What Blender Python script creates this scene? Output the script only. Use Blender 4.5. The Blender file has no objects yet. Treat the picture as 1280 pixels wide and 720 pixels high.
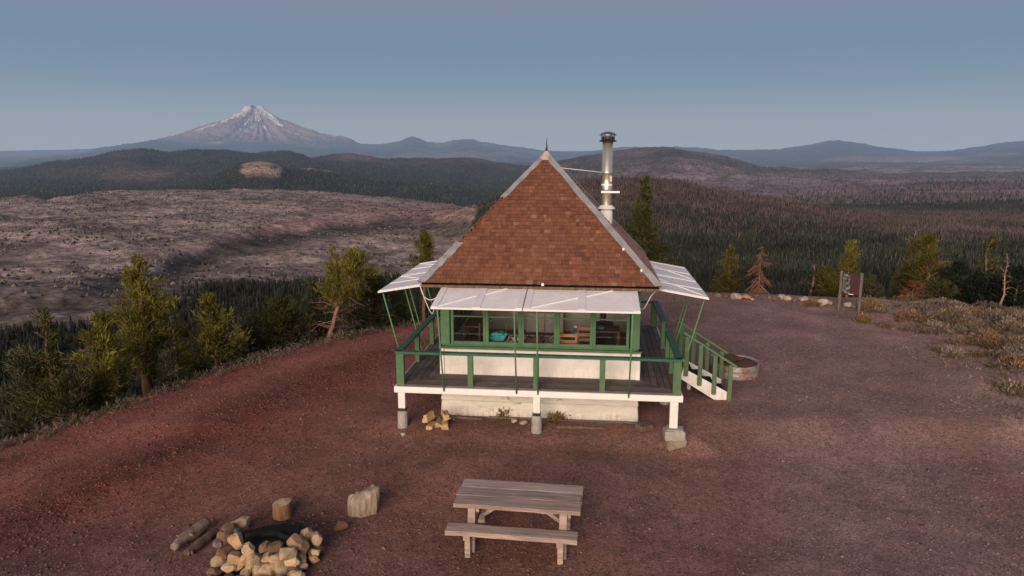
import bpy, bmesh, math, random
import numpy as np
from mathutils import Vector, Matrix, noise as mnoise

R = math.radians
scene = bpy.context.scene
COL = scene.collection
random.seed(7)
RNG = np.random.default_rng(11)

# ------------------------------------------------------------------ camera
F_PX, PITCH, CAM_H = 920.2, 0.185, 5.818
cam_d = bpy.data.cameras.new("camera")
cam = bpy.data.objects.new("camera", cam_d)
COL.objects.link(cam)
cam.location = (0, 0, CAM_H)
cam.rotation_euler = (math.pi / 2 - PITCH, 0, 0)
cam_d.sensor_width = 36
cam_d.lens = F_PX / 1280 * 36
cam_d.clip_start = 0.1
cam_d.clip_end = 200000
scene.camera = cam
CP, SP = math.cos(PITCH), math.sin(PITCH)


def ray(px, py):
    a, b = (px - 640) / F_PX, -(py - 360) / F_PX
    return Vector((a, CP + b * SP, -SP + b * CP))


# ------------------------------------------------------------------ noise / terrain
def _hash(ix, iy, seed):
    n = (ix.astype(np.int64) * 374761393 + iy.astype(np.int64) * 668265263 + seed * 974711) & 0x7FFFFFFF
    n = (n ^ (n >> 13)) * 1274126177 & 0x7FFFFFFF
    n = n ^ (n >> 16)
    return (n & 0xFFFF) / 65535.0


def vnoise(x, y, seed=0):
    x0, y0 = np.floor(x), np.floor(y)
    fx, fy = x - x0, y - y0
    fx, fy = fx * fx * (3 - 2 * fx), fy * fy * (3 - 2 * fy)
    a, b = _hash(x0, y0, seed), _hash(x0 + 1, y0, seed)
    c, d = _hash(x0, y0 + 1, seed), _hash(x0 + 1, y0 + 1, seed)
    return (a + (b - a) * fx) * (1 - fy) + (c + (d - c) * fx) * fy


def fbm(x, y, seed=0, octs=4, gain=0.5):
    s, amp, tot = 0, 1.0, 0
    for o in range(octs):
        s = s + amp * (vnoise(x * 2 ** o, y * 2 ** o, seed + o * 17) - 0.5)
        tot += amp
        amp *= gain
    return s / tot * 2          # about -1..1


def ss(a, b, x):
    t = np.clip((x - a) / (b - a), 0, 1)
    return t * t * (3 - 2 * t)


EDGE = [(-13.5, 6), (-11.2, 11), (-10.3, 14), (-9.6, 14.9), (-9.0, 16.1), (-8.0, 18.2), (-7.2, 20.0), (-6.3, 21.6), (-5.1, 23),
        (-3.8, 24.1), (-1.5, 26.5), (2, 29.2), (5, 30.3), (8, 30.0), (10.1, 29.3), (11.4, 28.6), (13.1, 28.2), (14.5, 28.3), (15.7, 27.6),
        (16.2, 27), (17.3, 26.3), (18, 25.3), (20, 22), (21.5, 15), (21, 3), (17, -14), (0, -20), (-14, -14), (-15, -2)]
ROAD = [(-10.5, 4), (-9.2, 8), (-8.2, 10.9), (-7.3, 12.9), (-6.1, 15.6), (-4.7, 18.9), (-3.3, 21.1), (-0.5, 24.5)]


def seg_dist(x, y, a, b):
    ax, ay, bx, by = a[0], a[1], b[0], b[1]
    dx, dy = bx - ax, by - ay
    t = np.clip(((x - ax) * dx + (y - ay) * dy) / (dx * dx + dy * dy), 0, 1)
    return np.hypot(x - ax - t * dx, y - ay - t * dy)


def edge_sd(x, y):
    """signed distance to the rim of the hilltop, positive outside"""
    d = np.full(np.shape(x), 1e9)
    inside = np.zeros(np.shape(x), bool)
    n = len(EDGE)
    for i in range(n):
        a, b = EDGE[i], EDGE[(i + 1) % n]
        d = np.minimum(d, seg_dist(x, y, a, b))
        cond = (a[1] > y) != (b[1] > y)
        xi = (b[0] - a[0]) * (y - a[1]) / (b[1] - a[1] + 1e-12) + a[0]
        inside ^= cond & (x < xi)
    return np.where(inside, -d, d)


def road_side(x, y):
    """signed distance to the line where the gravel steps down to the track, positive on the track side"""
    d = np.full(np.shape(x), 1e9)
    sgn = np.ones(np.shape(x))
    for a, b in zip(ROAD[:-1], ROAD[1:]):
        dd = seg_dist(x, y, a, b)
        cr = (b[0] - a[0]) * (y - a[1]) - (b[1] - a[1]) * (x - a[0])
        near = dd < d
        sgn = np.where(near, np.sign(cr), sgn)
        d = np.where(near, dd, d)
    return d * sgn


def h_near(x, y):
    x, y = np.asarray(x, float), np.asarray(y, float)
    h = -0.10 * ss(15.6, 14.4, y) - 0.22 * ss(0.8, 3.2, x) * ss(15.8, 13.6, y) - 0.08 * ss(13.5, 11, y)
    r = road_side(x, y)
    h = h - 0.15 * ss(-0.4, 1.4, r) + 0.03 * np.exp(-((r + 0.6) / 0.5) ** 2)
    h = h + 0.035 * fbm(x / 2.3, y / 2.3, 3, 3) + 0.018 * fbm(x / 0.5, y / 0.5, 8, 3)
    h = h + 0.03 * np.exp(-(r / 0.8) ** 2) * fbm(x / 0.25, y / 0.25, 21, 2)
    bank = ss(9.5, 13.5, x - 0.25 * (24 - y)) * ss(6, 12, y)
    h = h + bank * (0.12 * fbm(x / 1.3, y / 1.3, 31, 3) + 0.06)
    # keep the pad under the cabin level
    cx, cy = 0.81, 17.62
    pad = 1 - ss(2.6, 3.6, np.maximum(np.abs(x - cx), np.abs(y - cy)))
    h = h * (1 - pad) + pad * 0.0
    s = edge_sd(x, y)
    so = np.maximum(s, 0)
    drop = 0.55 * so - 0.55 * 1.4 * (1 - np.exp(-so / 1.4))
    h = h - drop + ss(1, 6, so) * 0.5 * fbm(x / 3.0, y / 3.0, 41, 3)
    return h


def hz(x, y):
    return float(h_near(np.array([x]), np.array([y]))[0])


def gp(px, py, dz=0.0):
    """where the sight line through a photograph point meets the hilltop (dz above it)"""
    r = ray(px, py)
    z = dz
    for _ in range(12):
        t = (z - CAM_H) / r.z
        z = hz(r.x * t, r.y * t) + dz
    return Vector((r.x * t, r.y * t, z))


# rows of the far country: horizontal range -> crest line (photo x, y)
def zs(v):
    return ('z', v)


FARROWS = [
    (130, zs(-54)), (250, zs(-86)), (450, zs(-113)),
    (700, [(-400, 380), (0, 376), (600, 372), (900, 372), (1700, 378)]),
    (1000, [(-400, 345), (0, 340), (150, 342), (400, 336), (600, 334), (900, 332), (1700, 340)]),
    (1300, [(-400, 315), (0, 306), (300, 304), (560, 300), (640, 285), (800, 278), (900, 286), (1100, 300), (1700, 315)]),
    (1700, [(-400, 285), (0, 278), (300, 271), (540, 271), (600, 255), (660, 230), (720, 222), (800, 221), (850, 226), (900, 237), (960, 248),
            (1020, 257), (1100, 272), (1200, 282), (1300, 290), (1700, 296)]),
    (2150, [(-400, 268), (0, 262), (300, 253), (450, 256), (540, 264), (640, 262), (720, 252), (850, 252), (960, 262), (1100, 272), (1700, 275)]),
    (2600, [(-400, 256), (-100, 252), (0, 247), (30, 243), (60, 249), (100, 241), (150, 238), (200, 237), (300, 237), (400, 239), (450, 244),
            (520, 251), (570, 257), (592, 265), (610, 274), (700, 274), (850, 262), (960, 258), (1700, 258)]),
    (3000, [(-400, 256), (0, 251), (200, 245), (400, 247), (600, 262), (700, 262), (850, 252), (1700, 247)]),
    (3700, [(-400, 252), (0, 243), (200, 236), (245, 231), (270, 220), (288, 210), (300, 204), (312, 201), (325, 199.8), (338, 201), (349, 205),
            (362, 213), (390, 217), (430, 224), (500, 232), (600, 238), (700, 240), (900, 237), (1700, 237)]),
    (4300, [(-400, 250), (0, 238), (200, 230), (300, 224), (370, 218), (392, 209), (420, 214), (480, 224), (560, 226), (640, 230), (800, 226), (1700, 229)]),
    (5600, [(-400, 260), (-100, 238), (0, 215), (49, 207), (94, 199), (142, 192), (176, 187.5), (210, 190.5), (240, 186.7), (285, 186.7), (311, 190),
            (337, 190), (360, 188), (379, 193), (388, 197), (412, 192), (442, 190), (465, 193), (482, 198), (510, 199.5), (540, 198), (566, 195),
            (580, 196), (611, 200), (643, 206), (662, 208), (680, 206), (700, 201), (740, 193), (780, 187), (800, 183.5), (831, 180), (850, 182), (880, 188), (900, 193),
            (925, 202), (951, 211), (979, 209.5), (1000, 213), (1022, 212.5), (1045, 212), (1070, 216), (1100, 221), (1130, 223), (1700, 222)]),
    (7200, [(-400, 240), (0, 216), (200, 207), (500, 210), (700, 210), (900, 212), (1700, 213)]),
    (10500, [(-400, 220), (0, 208), (40, 203), (120, 198), (300, 198), (500, 201), (700, 203), (1000, 205.5), (1060, 204), (1120, 203), (1700, 205.5)]),
    (15500, [(-400, 206), (-100, 201), (0, 199), (56, 196), (112, 189), (150, 182), (169, 179), (195, 174), (215, 176.5), (240, 179), (262, 177), (275, 175.5),
             (290, 177.5), (310, 179), (330, 177.5), (350, 179), (373, 178), (390, 180), (410, 178), (430, 179), (450, 180), (475, 181), (496, 178), (506, 173.5),
             (516, 171.3), (525, 173.5), (534, 177), (548, 178), (556, 177.5), (566, 174.5), (575, 173.2), (592, 173.2), (602, 176), (620, 178.5),
             (640, 182), (660, 186), (680, 188.5), (720, 190), (745, 188), (765, 185.5), (790, 183), (856, 183.5), (900, 186.5), (945, 187), (985, 184.5), (1015, 181),
             (1033, 177), (1048, 174.5), (1062, 176.5), (1085, 180.5), (1110, 185), (1140, 189), (1165, 190.5), (1195, 187), (1230, 182), (1258, 177.5),
             (1280, 177), (1330, 180), (1450, 187), (1700, 190)]),
    (21000, [(-400, 196), (700, 195), (1700, 195)]),
    (32000, [(-400, 190), (0, 189), (60, 187.5), (130, 187), (200, 189), (700, 189.5), (960, 188.5), (1100, 189), (1700, 190)]),
    (70000, zs(-60)),
]


def far_rows(az):
    """heights of all rows at the azimuths az (radians, 0 = straight ahead)"""
    Rs, Hs = [70.0], [h_near(70 * np.sin(az), 70 * np.cos(az))]
    for Rr, cv in FARROWS:
        if cv[0] == 'z':
            hgt = np.full(az.shape, float(cv[1]))
        else:
            A, Z = [], []
            for px, py in cv:
                v = ray(px, py)
                A.append(math.atan2(v.x, v.y))
                Z.append(CAM_H + Rr * v.z / math.hypot(v.x, v.y))
            hgt = np.interp(az, A, Z)
        Rs.append(float(Rr))
        Hs.append(hgt)
    return np.array(Rs), np.array(Hs)


AZ_F = np.concatenate([np.linspace(-math.pi, R(-46), 50)[:-1], np.linspace(R(-46), R(46), 1050), np.linspace(R(46), math.pi, 50)[1:]])
LR_F = np.linspace(math.log(66), math.log(70000), 620)
_rs, _hs = far_rows(AZ_F)
H_F = np.empty((len(LR_F), len(AZ_F)))
for j in range(len(AZ_F)):
    H_F[:, j] = np.interp(LR_F, np.log(_rs), _hs[:, j])
_k = np.array([1, 3, 4, 3, 1.0])
_k /= _k.sum()
_pad = np.pad(H_F, ((2, 2), (0, 0)), mode='edge')
H_F = sum(_k[i] * _pad[i:i + len(LR_F)] for i in range(5))
X_F = np.exp(LR_F)[:, None] * np.sin(AZ_F)[None, :]
Y_F = np.exp(LR_F)[:, None] * np.cos(AZ_F)[None, :]
RR_F = np.exp(LR_F)[:, None] * np.ones_like(X_F)


def px_of(az, Rr=None):
    return 640 + F_PX * np.tan(np.clip(az, -1.2, 1.2)) * (CP + 0.17 * SP)


PX_F = px_of(AZ_F)[None, :] * np.ones_like(X_F)
# photo row each terrain point would stand at: used only to lay out the land cover
TAN_F = (CAM_H - H_F) / RR_F
PY_F = 360 - F_PX * np.tan(PITCH - np.arctan(TAN_F))
_n1 = fbm(X_F / 260, Y_F / 260, 5, 4)
_n2 = fbm(X_F / 900, Y_F / 900, 9, 4)
lava_px_end = 600 + 22 * _n1
LAVA = ss(-110, 110, RR_F - np.interp(PX_F, [-300, 0, 120, 250, 400, 600], [640, 670, 670, 745, 800, 880]) + 240 * _n1) * ss(2760, 2640, RR_F) * ss(0, -14, PX_F - lava_px_end)
amp = np.interp(np.log(RR_F), np.log([66, 200, 700, 2500, 3600, 6000, 16000, 70000]), [0.4, 3, 5, 4, 12, 20, 38, 20])
H_F = H_F + amp * fbm(X_F / (RR_F * 0.12 + 30), Y_F / (RR_F * 0.12 + 30), 77, 1) * 0  # placeholder keeps layout exact
CONE0 = ss(1.25, .8, np.hypot((PX_F - 326) / 34, (PY_F - 211) / 20)) * ss(3100, 3400, RR_F) * ss(4250, 4000, RR_F)
H_F = H_F + (1 - CONE0) * amp * fbm(X_F / 420, Y_F / 420, 78, 5, 0.55) * ss(70, 140, RR_F)
CONE = ss(1.25, .8, np.hypot((PX_F - 326) / 34, (PY_F - 211) / 20)) * ss(3100, 3400, RR_F) * ss(4250, 4000, RR_F)
_gul = (1 - CONE) * np.abs(fbm(X_F / 520 + 31, Y_F / 520 + 7, 133, 4, 0.55))
H_F = H_F - ss(2900, 3600, RR_F) * ss(26000, 12000, RR_F) * (_gul - .12 * (1 - CONE)) * np.interp(RR_F, [3000, 6000, 16000], [22, 55, 90])
H_F = H_F + LAVA * (16 * fbm(X_F / 330 + 3, Y_F / 330, 190, 3, .5) * ss(2600, 2200, RR_F) + 7.0 * fbm(X_F / 70, Y_F / 70, 90, 4, 0.6) + 2.5 * np.abs(fbm(X_F / 25, Y_F / 25, 95, 2)))
# scarp of the upper lava lobe
sc_x = np.array([-400, 60, 150, 220, 300, 380, 430, 480, 540, 620])
sc_y = np.array([352, 350, 336, 312, 292, 278, 270, 269, 272, 276])
SC = PY_F - np.interp(PX_F, sc_x, sc_y) + 5 * _n1
H_F = H_F - LAVA * 12 * ss(-5, 5, SC)


def h_far(x, y):
    az = np.arctan2(x, y)
    lr = np.log(np.clip(np.hypot(x, y), 67, 69000))
    fi = np.clip((lr - LR_F[0]) / (LR_F[1] - LR_F[0]), 0, len(LR_F) - 1.001)
    i0 = fi.astype(int)
    ti = fi - i0
    j1 = np.clip(np.searchsorted(AZ_F, az), 1, len(AZ_F) - 1)
    j0 = j1 - 1
    tj = (az - AZ_F[j0]) / (AZ_F[j1] - AZ_F[j0])

    def g(A):
        return (A[i0, j0] * (1 - ti) + A[i0 + 1, j0] * ti) * (1 - tj) + (A[i0, j1] * (1 - ti) + A[i0 + 1, j1] * ti) * tj
    return g(H_F), g(LAVA), g(PX_F), g(PY_F), g(SC)


# ------------------------------------------------------------------ object helpers
def tag(o, label=None, cat=None, group=None, kind=None):
    if label:
        o['label'] = label
    if cat:
        o['category'] = cat
    if group:
        o['group'] = group
    if kind:
        o['kind'] = kind
    return o


def empty(name, loc, rz=0.0, label=None, cat=None, group=None):
    o = bpy.data.objects.new(name, None)
    COL.objects.link(o)
    o.empty_display_size = 0.2
    o.location = loc
    o.rotation_euler = (0, 0, rz)
    return tag(o, label, cat, group)


def link_mesh(name, verts, faces, mat, parent=None, smooth=False, colors=None):
    me = bpy.data.meshes.new(name)
    me.from_pydata([tuple(v) for v in verts], [], faces)
    if colors is not None:
        at = me.color_attributes.new("Col", 'FLOAT_COLOR', 'POINT')
        at.data.foreach_set('color', np.asarray(colors, np.float32).ravel())
    if smooth:
        me.polygons.foreach_set('use_smooth', [len(p.vertices) <= 4 for p in me.polygons])
    me.update()
    o = bpy.data.objects.new(name, me)
    COL.objects.link(o)
    if mat:
        me.materials.append(mat)
    if parent:
        o.parent = parent
    return o


def fast_mesh(name, V, Fq, nper, mat, colors=None, smooth=False):
    """numpy mesh: V (n,3), Fq (m, nper)"""
    me = bpy.data.meshes.new(name)
    V = np.ascontiguousarray(V, np.float32)
    Fq = np.ascontiguousarray(Fq, np.int32)
    me.vertices.add(len(V))
    me.vertices.foreach_set('co', V.ravel())
    me.loops.add(Fq.size)
    me.loops.foreach_set('vertex_index', Fq.ravel())
    me.polygons.add(len(Fq))
    me.polygons.foreach_set('loop_start', np.arange(0, Fq.size, nper, dtype=np.int32))
    me.polygons.foreach_set('loop_total', np.full(len(Fq), nper, np.int32))
    if smooth:
        me.polygons.foreach_set('use_smooth', np.ones(len(Fq), bool))
    if colors is not None:
        at = me.color_attributes.new("Col", 'FLOAT_COLOR', 'POINT')
        c = np.ones((len(V), 4), np.float32)
        c[:, :colors.shape[1]] = colors
        at.data.foreach_set('color', c.ravel())
    me.update(calc_edges=True)
    me.materials.append(mat)
    o = bpy.data.objects.new(name, me)
    COL.objects.link(o)
    return o


class MB:
    def __init__(s):
        s.v, s.f, s.c = [], [], []
        s.col = (1, 1, 1, 1)

    def add(s, vs, fs):
        b = len(s.v)
        s.v += [Vector(v) for v in vs]
        s.c += [s.col] * len(vs)
        s.f += [tuple(i + b for i in f) for f in fs]

    def box(s, c, size, rot=None):
        hx, hy, hz_ = size[0] / 2, size[1] / 2, size[2] / 2
        vs = [Vector((x, y, z)) for z in (-hz_, hz_) for y in (-hy, hy) for x in (-hx, hx)]
        if rot is not None:
            vs = [rot @ v for v in vs]
        s.add([v + Vector(c) for v in vs], [(0, 2, 3, 1), (4, 5, 7, 6), (0, 1, 5, 4), (2, 6, 7, 3), (0, 4, 6, 2), (1, 3, 7, 5)])

    def bbox(s, x0, x1, y0, y1, z0, z1):
        s.box(((x0 + x1) / 2, (y0 + y1) / 2, (z0 + z1) / 2), (x1 - x0, y1 - y0, z1 - z0))

    def beam(s, p0, p1, w, h, up=(0, 0, 1)):
        """bar of section w (sideways) x h (along up) from p0 to p1"""
        p0, p1 = Vector(p0), Vector(p1)
        d = (p1 - p0)
        L = d.length
        d.normalize()
        u = Vector(up)
        sd = d.cross(u)
        if sd.length < 1e-5:
            sd = d.cross(Vector((0, 1, 0)))
        sd.normalize()
        u = sd.cross(d)
        m = Matrix((sd, d, u)).transposed()
        s.box((p0 + p1) / 2, (w, L, h), m)

    def tube(s, pts, rad, n=8, cap=True):
        pts = [Vector(p) for p in pts]
        if not isinstance(rad, (list, tuple)):
            rad = [rad] * len(pts)
        vs, fs = [], []
        ref = None
        for i, p in enumerate(pts):
            d = (pts[min(i + 1, len(pts) - 1)] - pts[max(i - 1, 0)])
            if d.length < 1e-9:
                d = Vector((0, 0, 1))
            d.normalize()
            if ref is None:
                ref = d.cross(Vector((0, 0, 1)))
                if ref.length < 1e-3:
                    ref = Vector((1, 0, 0))
            a = (ref - d * ref.dot(d)).normalized()
            ref = a
            b = d.cross(a)
            for k in range(n):
                t = 2 * math.pi * k / n
                vs.append(p + (a * math.cos(t) + b * math.sin(t)) * rad[i])
        for i in range(len(pts) - 1):
            for k in range(n):
                k2 = (k + 1) % n
                fs.append((i * n + k, i * n + k2, (i + 1) * n + k2, (i + 1) * n + k))
        if cap:
            fs.append(tuple(range(n))[::-1])
            fs.append(tuple((len(pts) - 1) * n + k for k in range(n)))
        s.add(vs, fs)

    def lathe(s, c, prof, n=24, closed=False):
        """prof: list of (r, z)"""
        c = Vector(c)
        vs, fs = [], []
        for r, z in prof:
            for k in range(n):
                t = 2 * math.pi * k / n
                vs.append(c + Vector((r * math.cos(t), r * math.sin(t), z)))
        m = len(prof)
        for i in range(m - 1 + (1 if closed else 0)):
            for k in range(n):
                k2 = (k + 1) % n
                i2 = (i + 1) % m
                fs.append((i * n + k, i * n + k2, i2 * n + k2, i2 * n + k))
        s.add(vs, fs)

    def poly(s, pts, thick, nrm):
        """flat polygon pts extruded by thick along -nrm"""
        nrm = Vector(nrm).normalized()
        n = len(pts)
        vs = [Vector(p) for p in pts] + [Vector(p) - nrm * thick for p in pts]
        fs = [tuple(range(n)), tuple(range(2 * n - 1, n - 1, -1))]
        for i in range(n):
            j = (i + 1) % n
            fs.append((i, i + n, j + n, j))
        s.add(vs, fs)

    def build(s, name, mat, parent=None, smooth=False, bevel=0.0, colors=False, fix=True):
        o = link_mesh(name, s.v, s.f, mat, parent, smooth, s.c if colors else None)
        if fix:
            bm = bmesh.new()
            bm.from_mesh(o.data)
            bmesh.ops.recalc_face_normals(bm, faces=bm.faces)
            bm.to_mesh(o.data)
            bm.free()
        if bevel:
            md = o.modifiers.new("bevel", 'BEVEL')
            md.width = bevel
            md.segments = 1
            md.limit_method = 'ANGLE'
        return o


def jig(a):
    return random.uniform(-a, a)

# ------------------------------------------------------------------ materials
HAZE_COL = (0.19, 0.236, 0.322)


def new_mat(name):
    m = bpy.data.materials.new(name)
    m.use_nodes = True
    nt = m.node_tree
    nt.nodes.clear()
    return m, nt, nt.nodes, nt.links


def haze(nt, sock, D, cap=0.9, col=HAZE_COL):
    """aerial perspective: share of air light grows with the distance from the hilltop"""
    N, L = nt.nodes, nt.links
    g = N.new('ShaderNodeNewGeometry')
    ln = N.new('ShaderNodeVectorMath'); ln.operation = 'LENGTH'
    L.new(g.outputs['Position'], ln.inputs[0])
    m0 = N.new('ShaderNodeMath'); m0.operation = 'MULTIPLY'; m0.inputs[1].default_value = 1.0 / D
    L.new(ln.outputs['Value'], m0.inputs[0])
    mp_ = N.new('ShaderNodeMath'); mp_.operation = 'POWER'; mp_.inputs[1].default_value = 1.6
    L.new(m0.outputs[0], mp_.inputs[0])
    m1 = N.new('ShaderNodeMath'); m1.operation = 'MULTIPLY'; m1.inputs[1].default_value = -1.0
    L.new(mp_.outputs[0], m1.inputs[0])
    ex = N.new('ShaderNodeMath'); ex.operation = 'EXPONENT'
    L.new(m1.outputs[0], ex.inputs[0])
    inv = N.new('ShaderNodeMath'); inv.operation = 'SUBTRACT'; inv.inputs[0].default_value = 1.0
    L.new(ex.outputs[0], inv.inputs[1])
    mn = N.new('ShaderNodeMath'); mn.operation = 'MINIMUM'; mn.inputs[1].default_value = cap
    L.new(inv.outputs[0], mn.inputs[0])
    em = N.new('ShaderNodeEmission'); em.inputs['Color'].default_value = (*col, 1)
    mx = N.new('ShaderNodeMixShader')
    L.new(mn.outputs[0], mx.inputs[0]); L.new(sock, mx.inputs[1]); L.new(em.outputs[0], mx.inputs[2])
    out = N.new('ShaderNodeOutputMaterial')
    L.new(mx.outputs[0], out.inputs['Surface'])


def nz(nt, scale, detail=4, rough=0.6, coord=None, stretch=None, kind='noise'):
    N, L = nt.nodes, nt.links
    if coord is None:
        tc = N.new('ShaderNodeTexCoord')
        coord = tc.outputs['Object']
    if stretch:
        mp = N.new('ShaderNodeMapping'); mp.inputs['Scale'].default_value = stretch
        L.new(coord, mp.inputs['Vector'])
        coord = mp.outputs['Vector']
    if kind == 'noise':
        t = N.new('ShaderNodeTexNoise')
        t.inputs['Detail'].default_value = detail
        t.inputs['Roughness'].default_value = rough
        o = t.outputs['Fac']
    else:
        t = N.new('ShaderNodeTexVoronoi')
        o = t.outputs['Distance']
    t.inputs['Scale'].default_value = scale
    L.new(coord, t.inputs['Vector'])
    return o


def ramp(nt, sock, stops):
    r = nt.nodes.new('ShaderNodeValToRGB')
    els = r.color_ramp.elements
    while len(els) < len(stops):
        els.new(0.5)
    for e, (p, c) in zip(els, stops):
        e.position = p
        e.color = (*c, 1) if len(c) == 3 else c
    nt.links.new(sock, r.inputs[0])
    return r.outputs[0]


def mixc(nt, fac, a, b, mode='MIX'):
    m = nt.nodes.new('ShaderNodeMix')
    m.data_type = 'RGBA'
    m.blend_type = mode
    L = nt.links
    for sock, v in ((m.inputs[0], fac), (m.inputs[6], a), (m.inputs[7], b)):
        if isinstance(v, (int, float)):
            sock.default_value = v
        elif isinstance(v, tuple):
            sock.default_value = (*v, 1)
        else:
            L.new(v, sock)
    return m.outputs[2]


def surf(name, c1, c2, scale=6, rough=0.8, bump=0.2, bump_scale=None, stretch=None, metallic=0.0, attr=False, spots=None, spec=0.3,
         detail=5, lo=0.35, hi=0.65, bdist=0.02, dirt=None):
    """general weathered surface: two tones broken up by noise, optional darker spots, bump"""
    m, nt, N, L = new_mat(name)
    n = nz(nt, scale, detail, 0.65, stretch=stretch)
    col = ramp(nt, n, [(lo, c1), (hi, c2)])
    if attr:
        at = N.new('ShaderNodeAttribute'); at.attribute_name = "Col"
        col = mixc(nt, 1.0, col, at.outputs['Color'], 'MULTIPLY')
    if spots:
        sc, thr, scol, amt = spots
        s = nz(nt, sc, 6, 0.7, stretch=stretch)
        f = ramp(nt, s, [(thr, (0, 0, 0)), (min(thr + 0.08, 1), (amt, amt, amt))])
        col = mixc(nt, f, col, scol)
    if dirt:
        # dust and splash marks that fade out upwards, with runs down the face
        z0, z1, dcol, amt = dirt
        tc = N.new('ShaderNodeTexCoord')
        sp = N.new('ShaderNodeSeparateXYZ'); L.new(tc.outputs['Object'], sp.inputs[0])
        mr = N.new('ShaderNodeMapRange'); mr.inputs[1].default_value = z0; mr.inputs[2].default_value = z1; mr.inputs[3].default_value = 1.0; mr.inputs[4].default_value = 0.0
        L.new(sp.outputs['Z'], mr.inputs[0])
        sn = nz(nt, 5, 5, .7, stretch=(3, 3, .45))
        mm = N.new('ShaderNodeMath'); mm.operation = 'MULTIPLY'; L.new(mr.outputs[0], mm.inputs[0]); L.new(ramp(nt, sn, [(.35, (0, 0, 0)), (.7, (1, 1, 1))]), mm.inputs[1])
        m2 = N.new('ShaderNodeMath'); m2.operation = 'MULTIPLY'; m2.inputs[1].default_value = amt; L.new(mm.outputs[0], m2.inputs[0])
        col = mixc(nt, m2.outputs[0], col, dcol)
        rn = nz(nt, 7, 6, .75, stretch=(4, 4, .3))
        col = mixc(nt, ramp(nt, rn, [(.58, (0, 0, 0)), (.72, (.08, .08, .08))]), col, dcol)
    b = N.new('ShaderNodeBsdfPrincipled')
    L.new(col, b.inputs['Base Color'])
    b.inputs['Roughness'].default_value = rough
    b.inputs['Metallic'].default_value = metallic
    b.inputs['Specular IOR Level'].default_value = spec
    if bump:
        bn = nz(nt, bump_scale or scale * 4, 5, 0.7, stretch=stretch)
        bp = N.new('ShaderNodeBump'); bp.inputs['Strength'].default_value = bump; bp.inputs['Distance'].default_value = bdist
        L.new(bn, bp.inputs['Height']); L.new(bp.outputs[0], b.inputs['Normal'])
    out = N.new('ShaderNodeOutputMaterial')
    L.new(b.outputs[0], out.inputs['Surface'])
    return m


M = {}
M['white'] = surf('white_paint', (0.70, 0.67, 0.62), (0.80, 0.78, 0.74), 3, 0.6, 0.2, 30, spots=(13, 0.62, (0.40, 0.32, 0.24), 0.5), dirt=(.9, 1.25, (0.33, 0.22, 0.17), .4))
M['white_trim'] = surf('white_trim_paint', (0.76, 0.74, 0.70), (0.85, 0.83, 0.80), 5, 0.6, 0.15, 40, spots=(16, 0.63, (0.34, 0.27, 0.2), 0.6), dirt=(.1, .9, (0.36, 0.25, 0.2), .5))
M['green'] = surf('green_paint', (0.062, 0.132, 0.062), (0.088, 0.176, 0.086), 5, 0.55, 0.15, 40, spots=(15, 0.62, (0.20, 0.22, 0.13), 0.6), dirt=(.9, 1.3, (0.16, 0.12, 0.08), .5))
M['green_rail'] = surf('green_rail_paint', (0.030, 0.095, 0.065), (0.045, 0.125, 0.085), 5, 0.5, 0.15, 40, spots=(18, 0.68, (0.12, 0.16, 0.12), 0.4))
M['pole'] = surf('green_pole_paint', (0.085, 0.19, 0.085), (0.12, 0.24, 0.12), 8, 0.55, 0.1)
M['deck'] = surf('weathered_deck_boards', (0.105, 0.082, 0.078), (0.17, 0.14, 0.135), 3, 0.8, 0.4, 40, stretch=(1, 1, 1), attr=True, spots=(5, 0.62, (0.2, 0.14, 0.12), 0.5))
M['shutter'] = surf('shutter_paint', (0.76, 0.71, 0.72), (0.86, 0.82, 0.83), 2.5, 0.6, 0.1, 40, spots=(7, 0.66, (0.4, 0.35, 0.33), 0.35))
M['brace'] = surf('brace_paint', (0.82, 0.80, 0.76), (0.88, 0.86, 0.82), 6, 0.55, 0.1)
M['shingle'] = surf('cedar_shingles', (0.80, 0.80, 0.80), (1.1, 1.05, 1.0), 14, 0.85, 0.5, 60, stretch=(1, 1, 0.25), attr=True, bdist=0.01)
M['flash'] = surf('hip_flashing', (0.30, 0.30, 0.31), (0.44, 0.43, 0.42), 4, 0.5, 0.2, 12, metallic=0.5, spots=(8, 0.62, (0.28, 0.2, 0.14), 0.6))
M['cap'] = surf('apex_cap_metal', (0.50, 0.42, 0.32), (0.62, 0.54, 0.42), 9, 0.5, 0.2, 20, metallic=0.3, spots=(14, 0.6, (0.3, 0.16, 0.07), 0.7))
M['steel'] = surf('stainless_flue', (0.78, 0.71, 0.60), (0.95, 0.88, 0.76), 7, 0.40, 0.04, 16, metallic=0.9, stretch=(1, 1, 0.3), spots=(7, 0.64, (0.4, 0.3, 0.2), 0.4))
M['dark_metal'] = surf('dark_metal', (0.035, 0.033, 0.033), (0.07, 0.065, 0.06), 12, 0.5, 0.2, metallic=0.6)
M['cap_metal'] = surf('flue_cap_metal', (0.16, 0.16, 0.17), (0.26, 0.26, 0.27), 12, 0.4, 0.1, metallic=0.8)
M['thimble'] = surf('white_thimble', (0.66, 0.65, 0.64), (0.78, 0.76, 0.74), 8, 0.5, 0.1, spots=(10, 0.64, (0.3, 0.25, 0.2), 0.4))
M['concrete'] = surf('concrete', (0.30, 0.27, 0.24), (0.42, 0.38, 0.34), 8, 0.9, 0.5, 40, spots=(12, 0.6, (0.2, 0.16, 0.13), 0.5))
M['plaster'] = surf('cream_foundation_paint', (0.60, 0.56, 0.48), (0.78, 0.75, 0.67), 2.2, 0.8, 0.5, 9, stretch=(0.5, 1, 1.6), spots=(5, 0.60, (0.26, 0.17, 0.12), 0.8), bdist=0.05, dirt=(-.05, .3, (0.30, 0.17, 0.12), .7))
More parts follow.
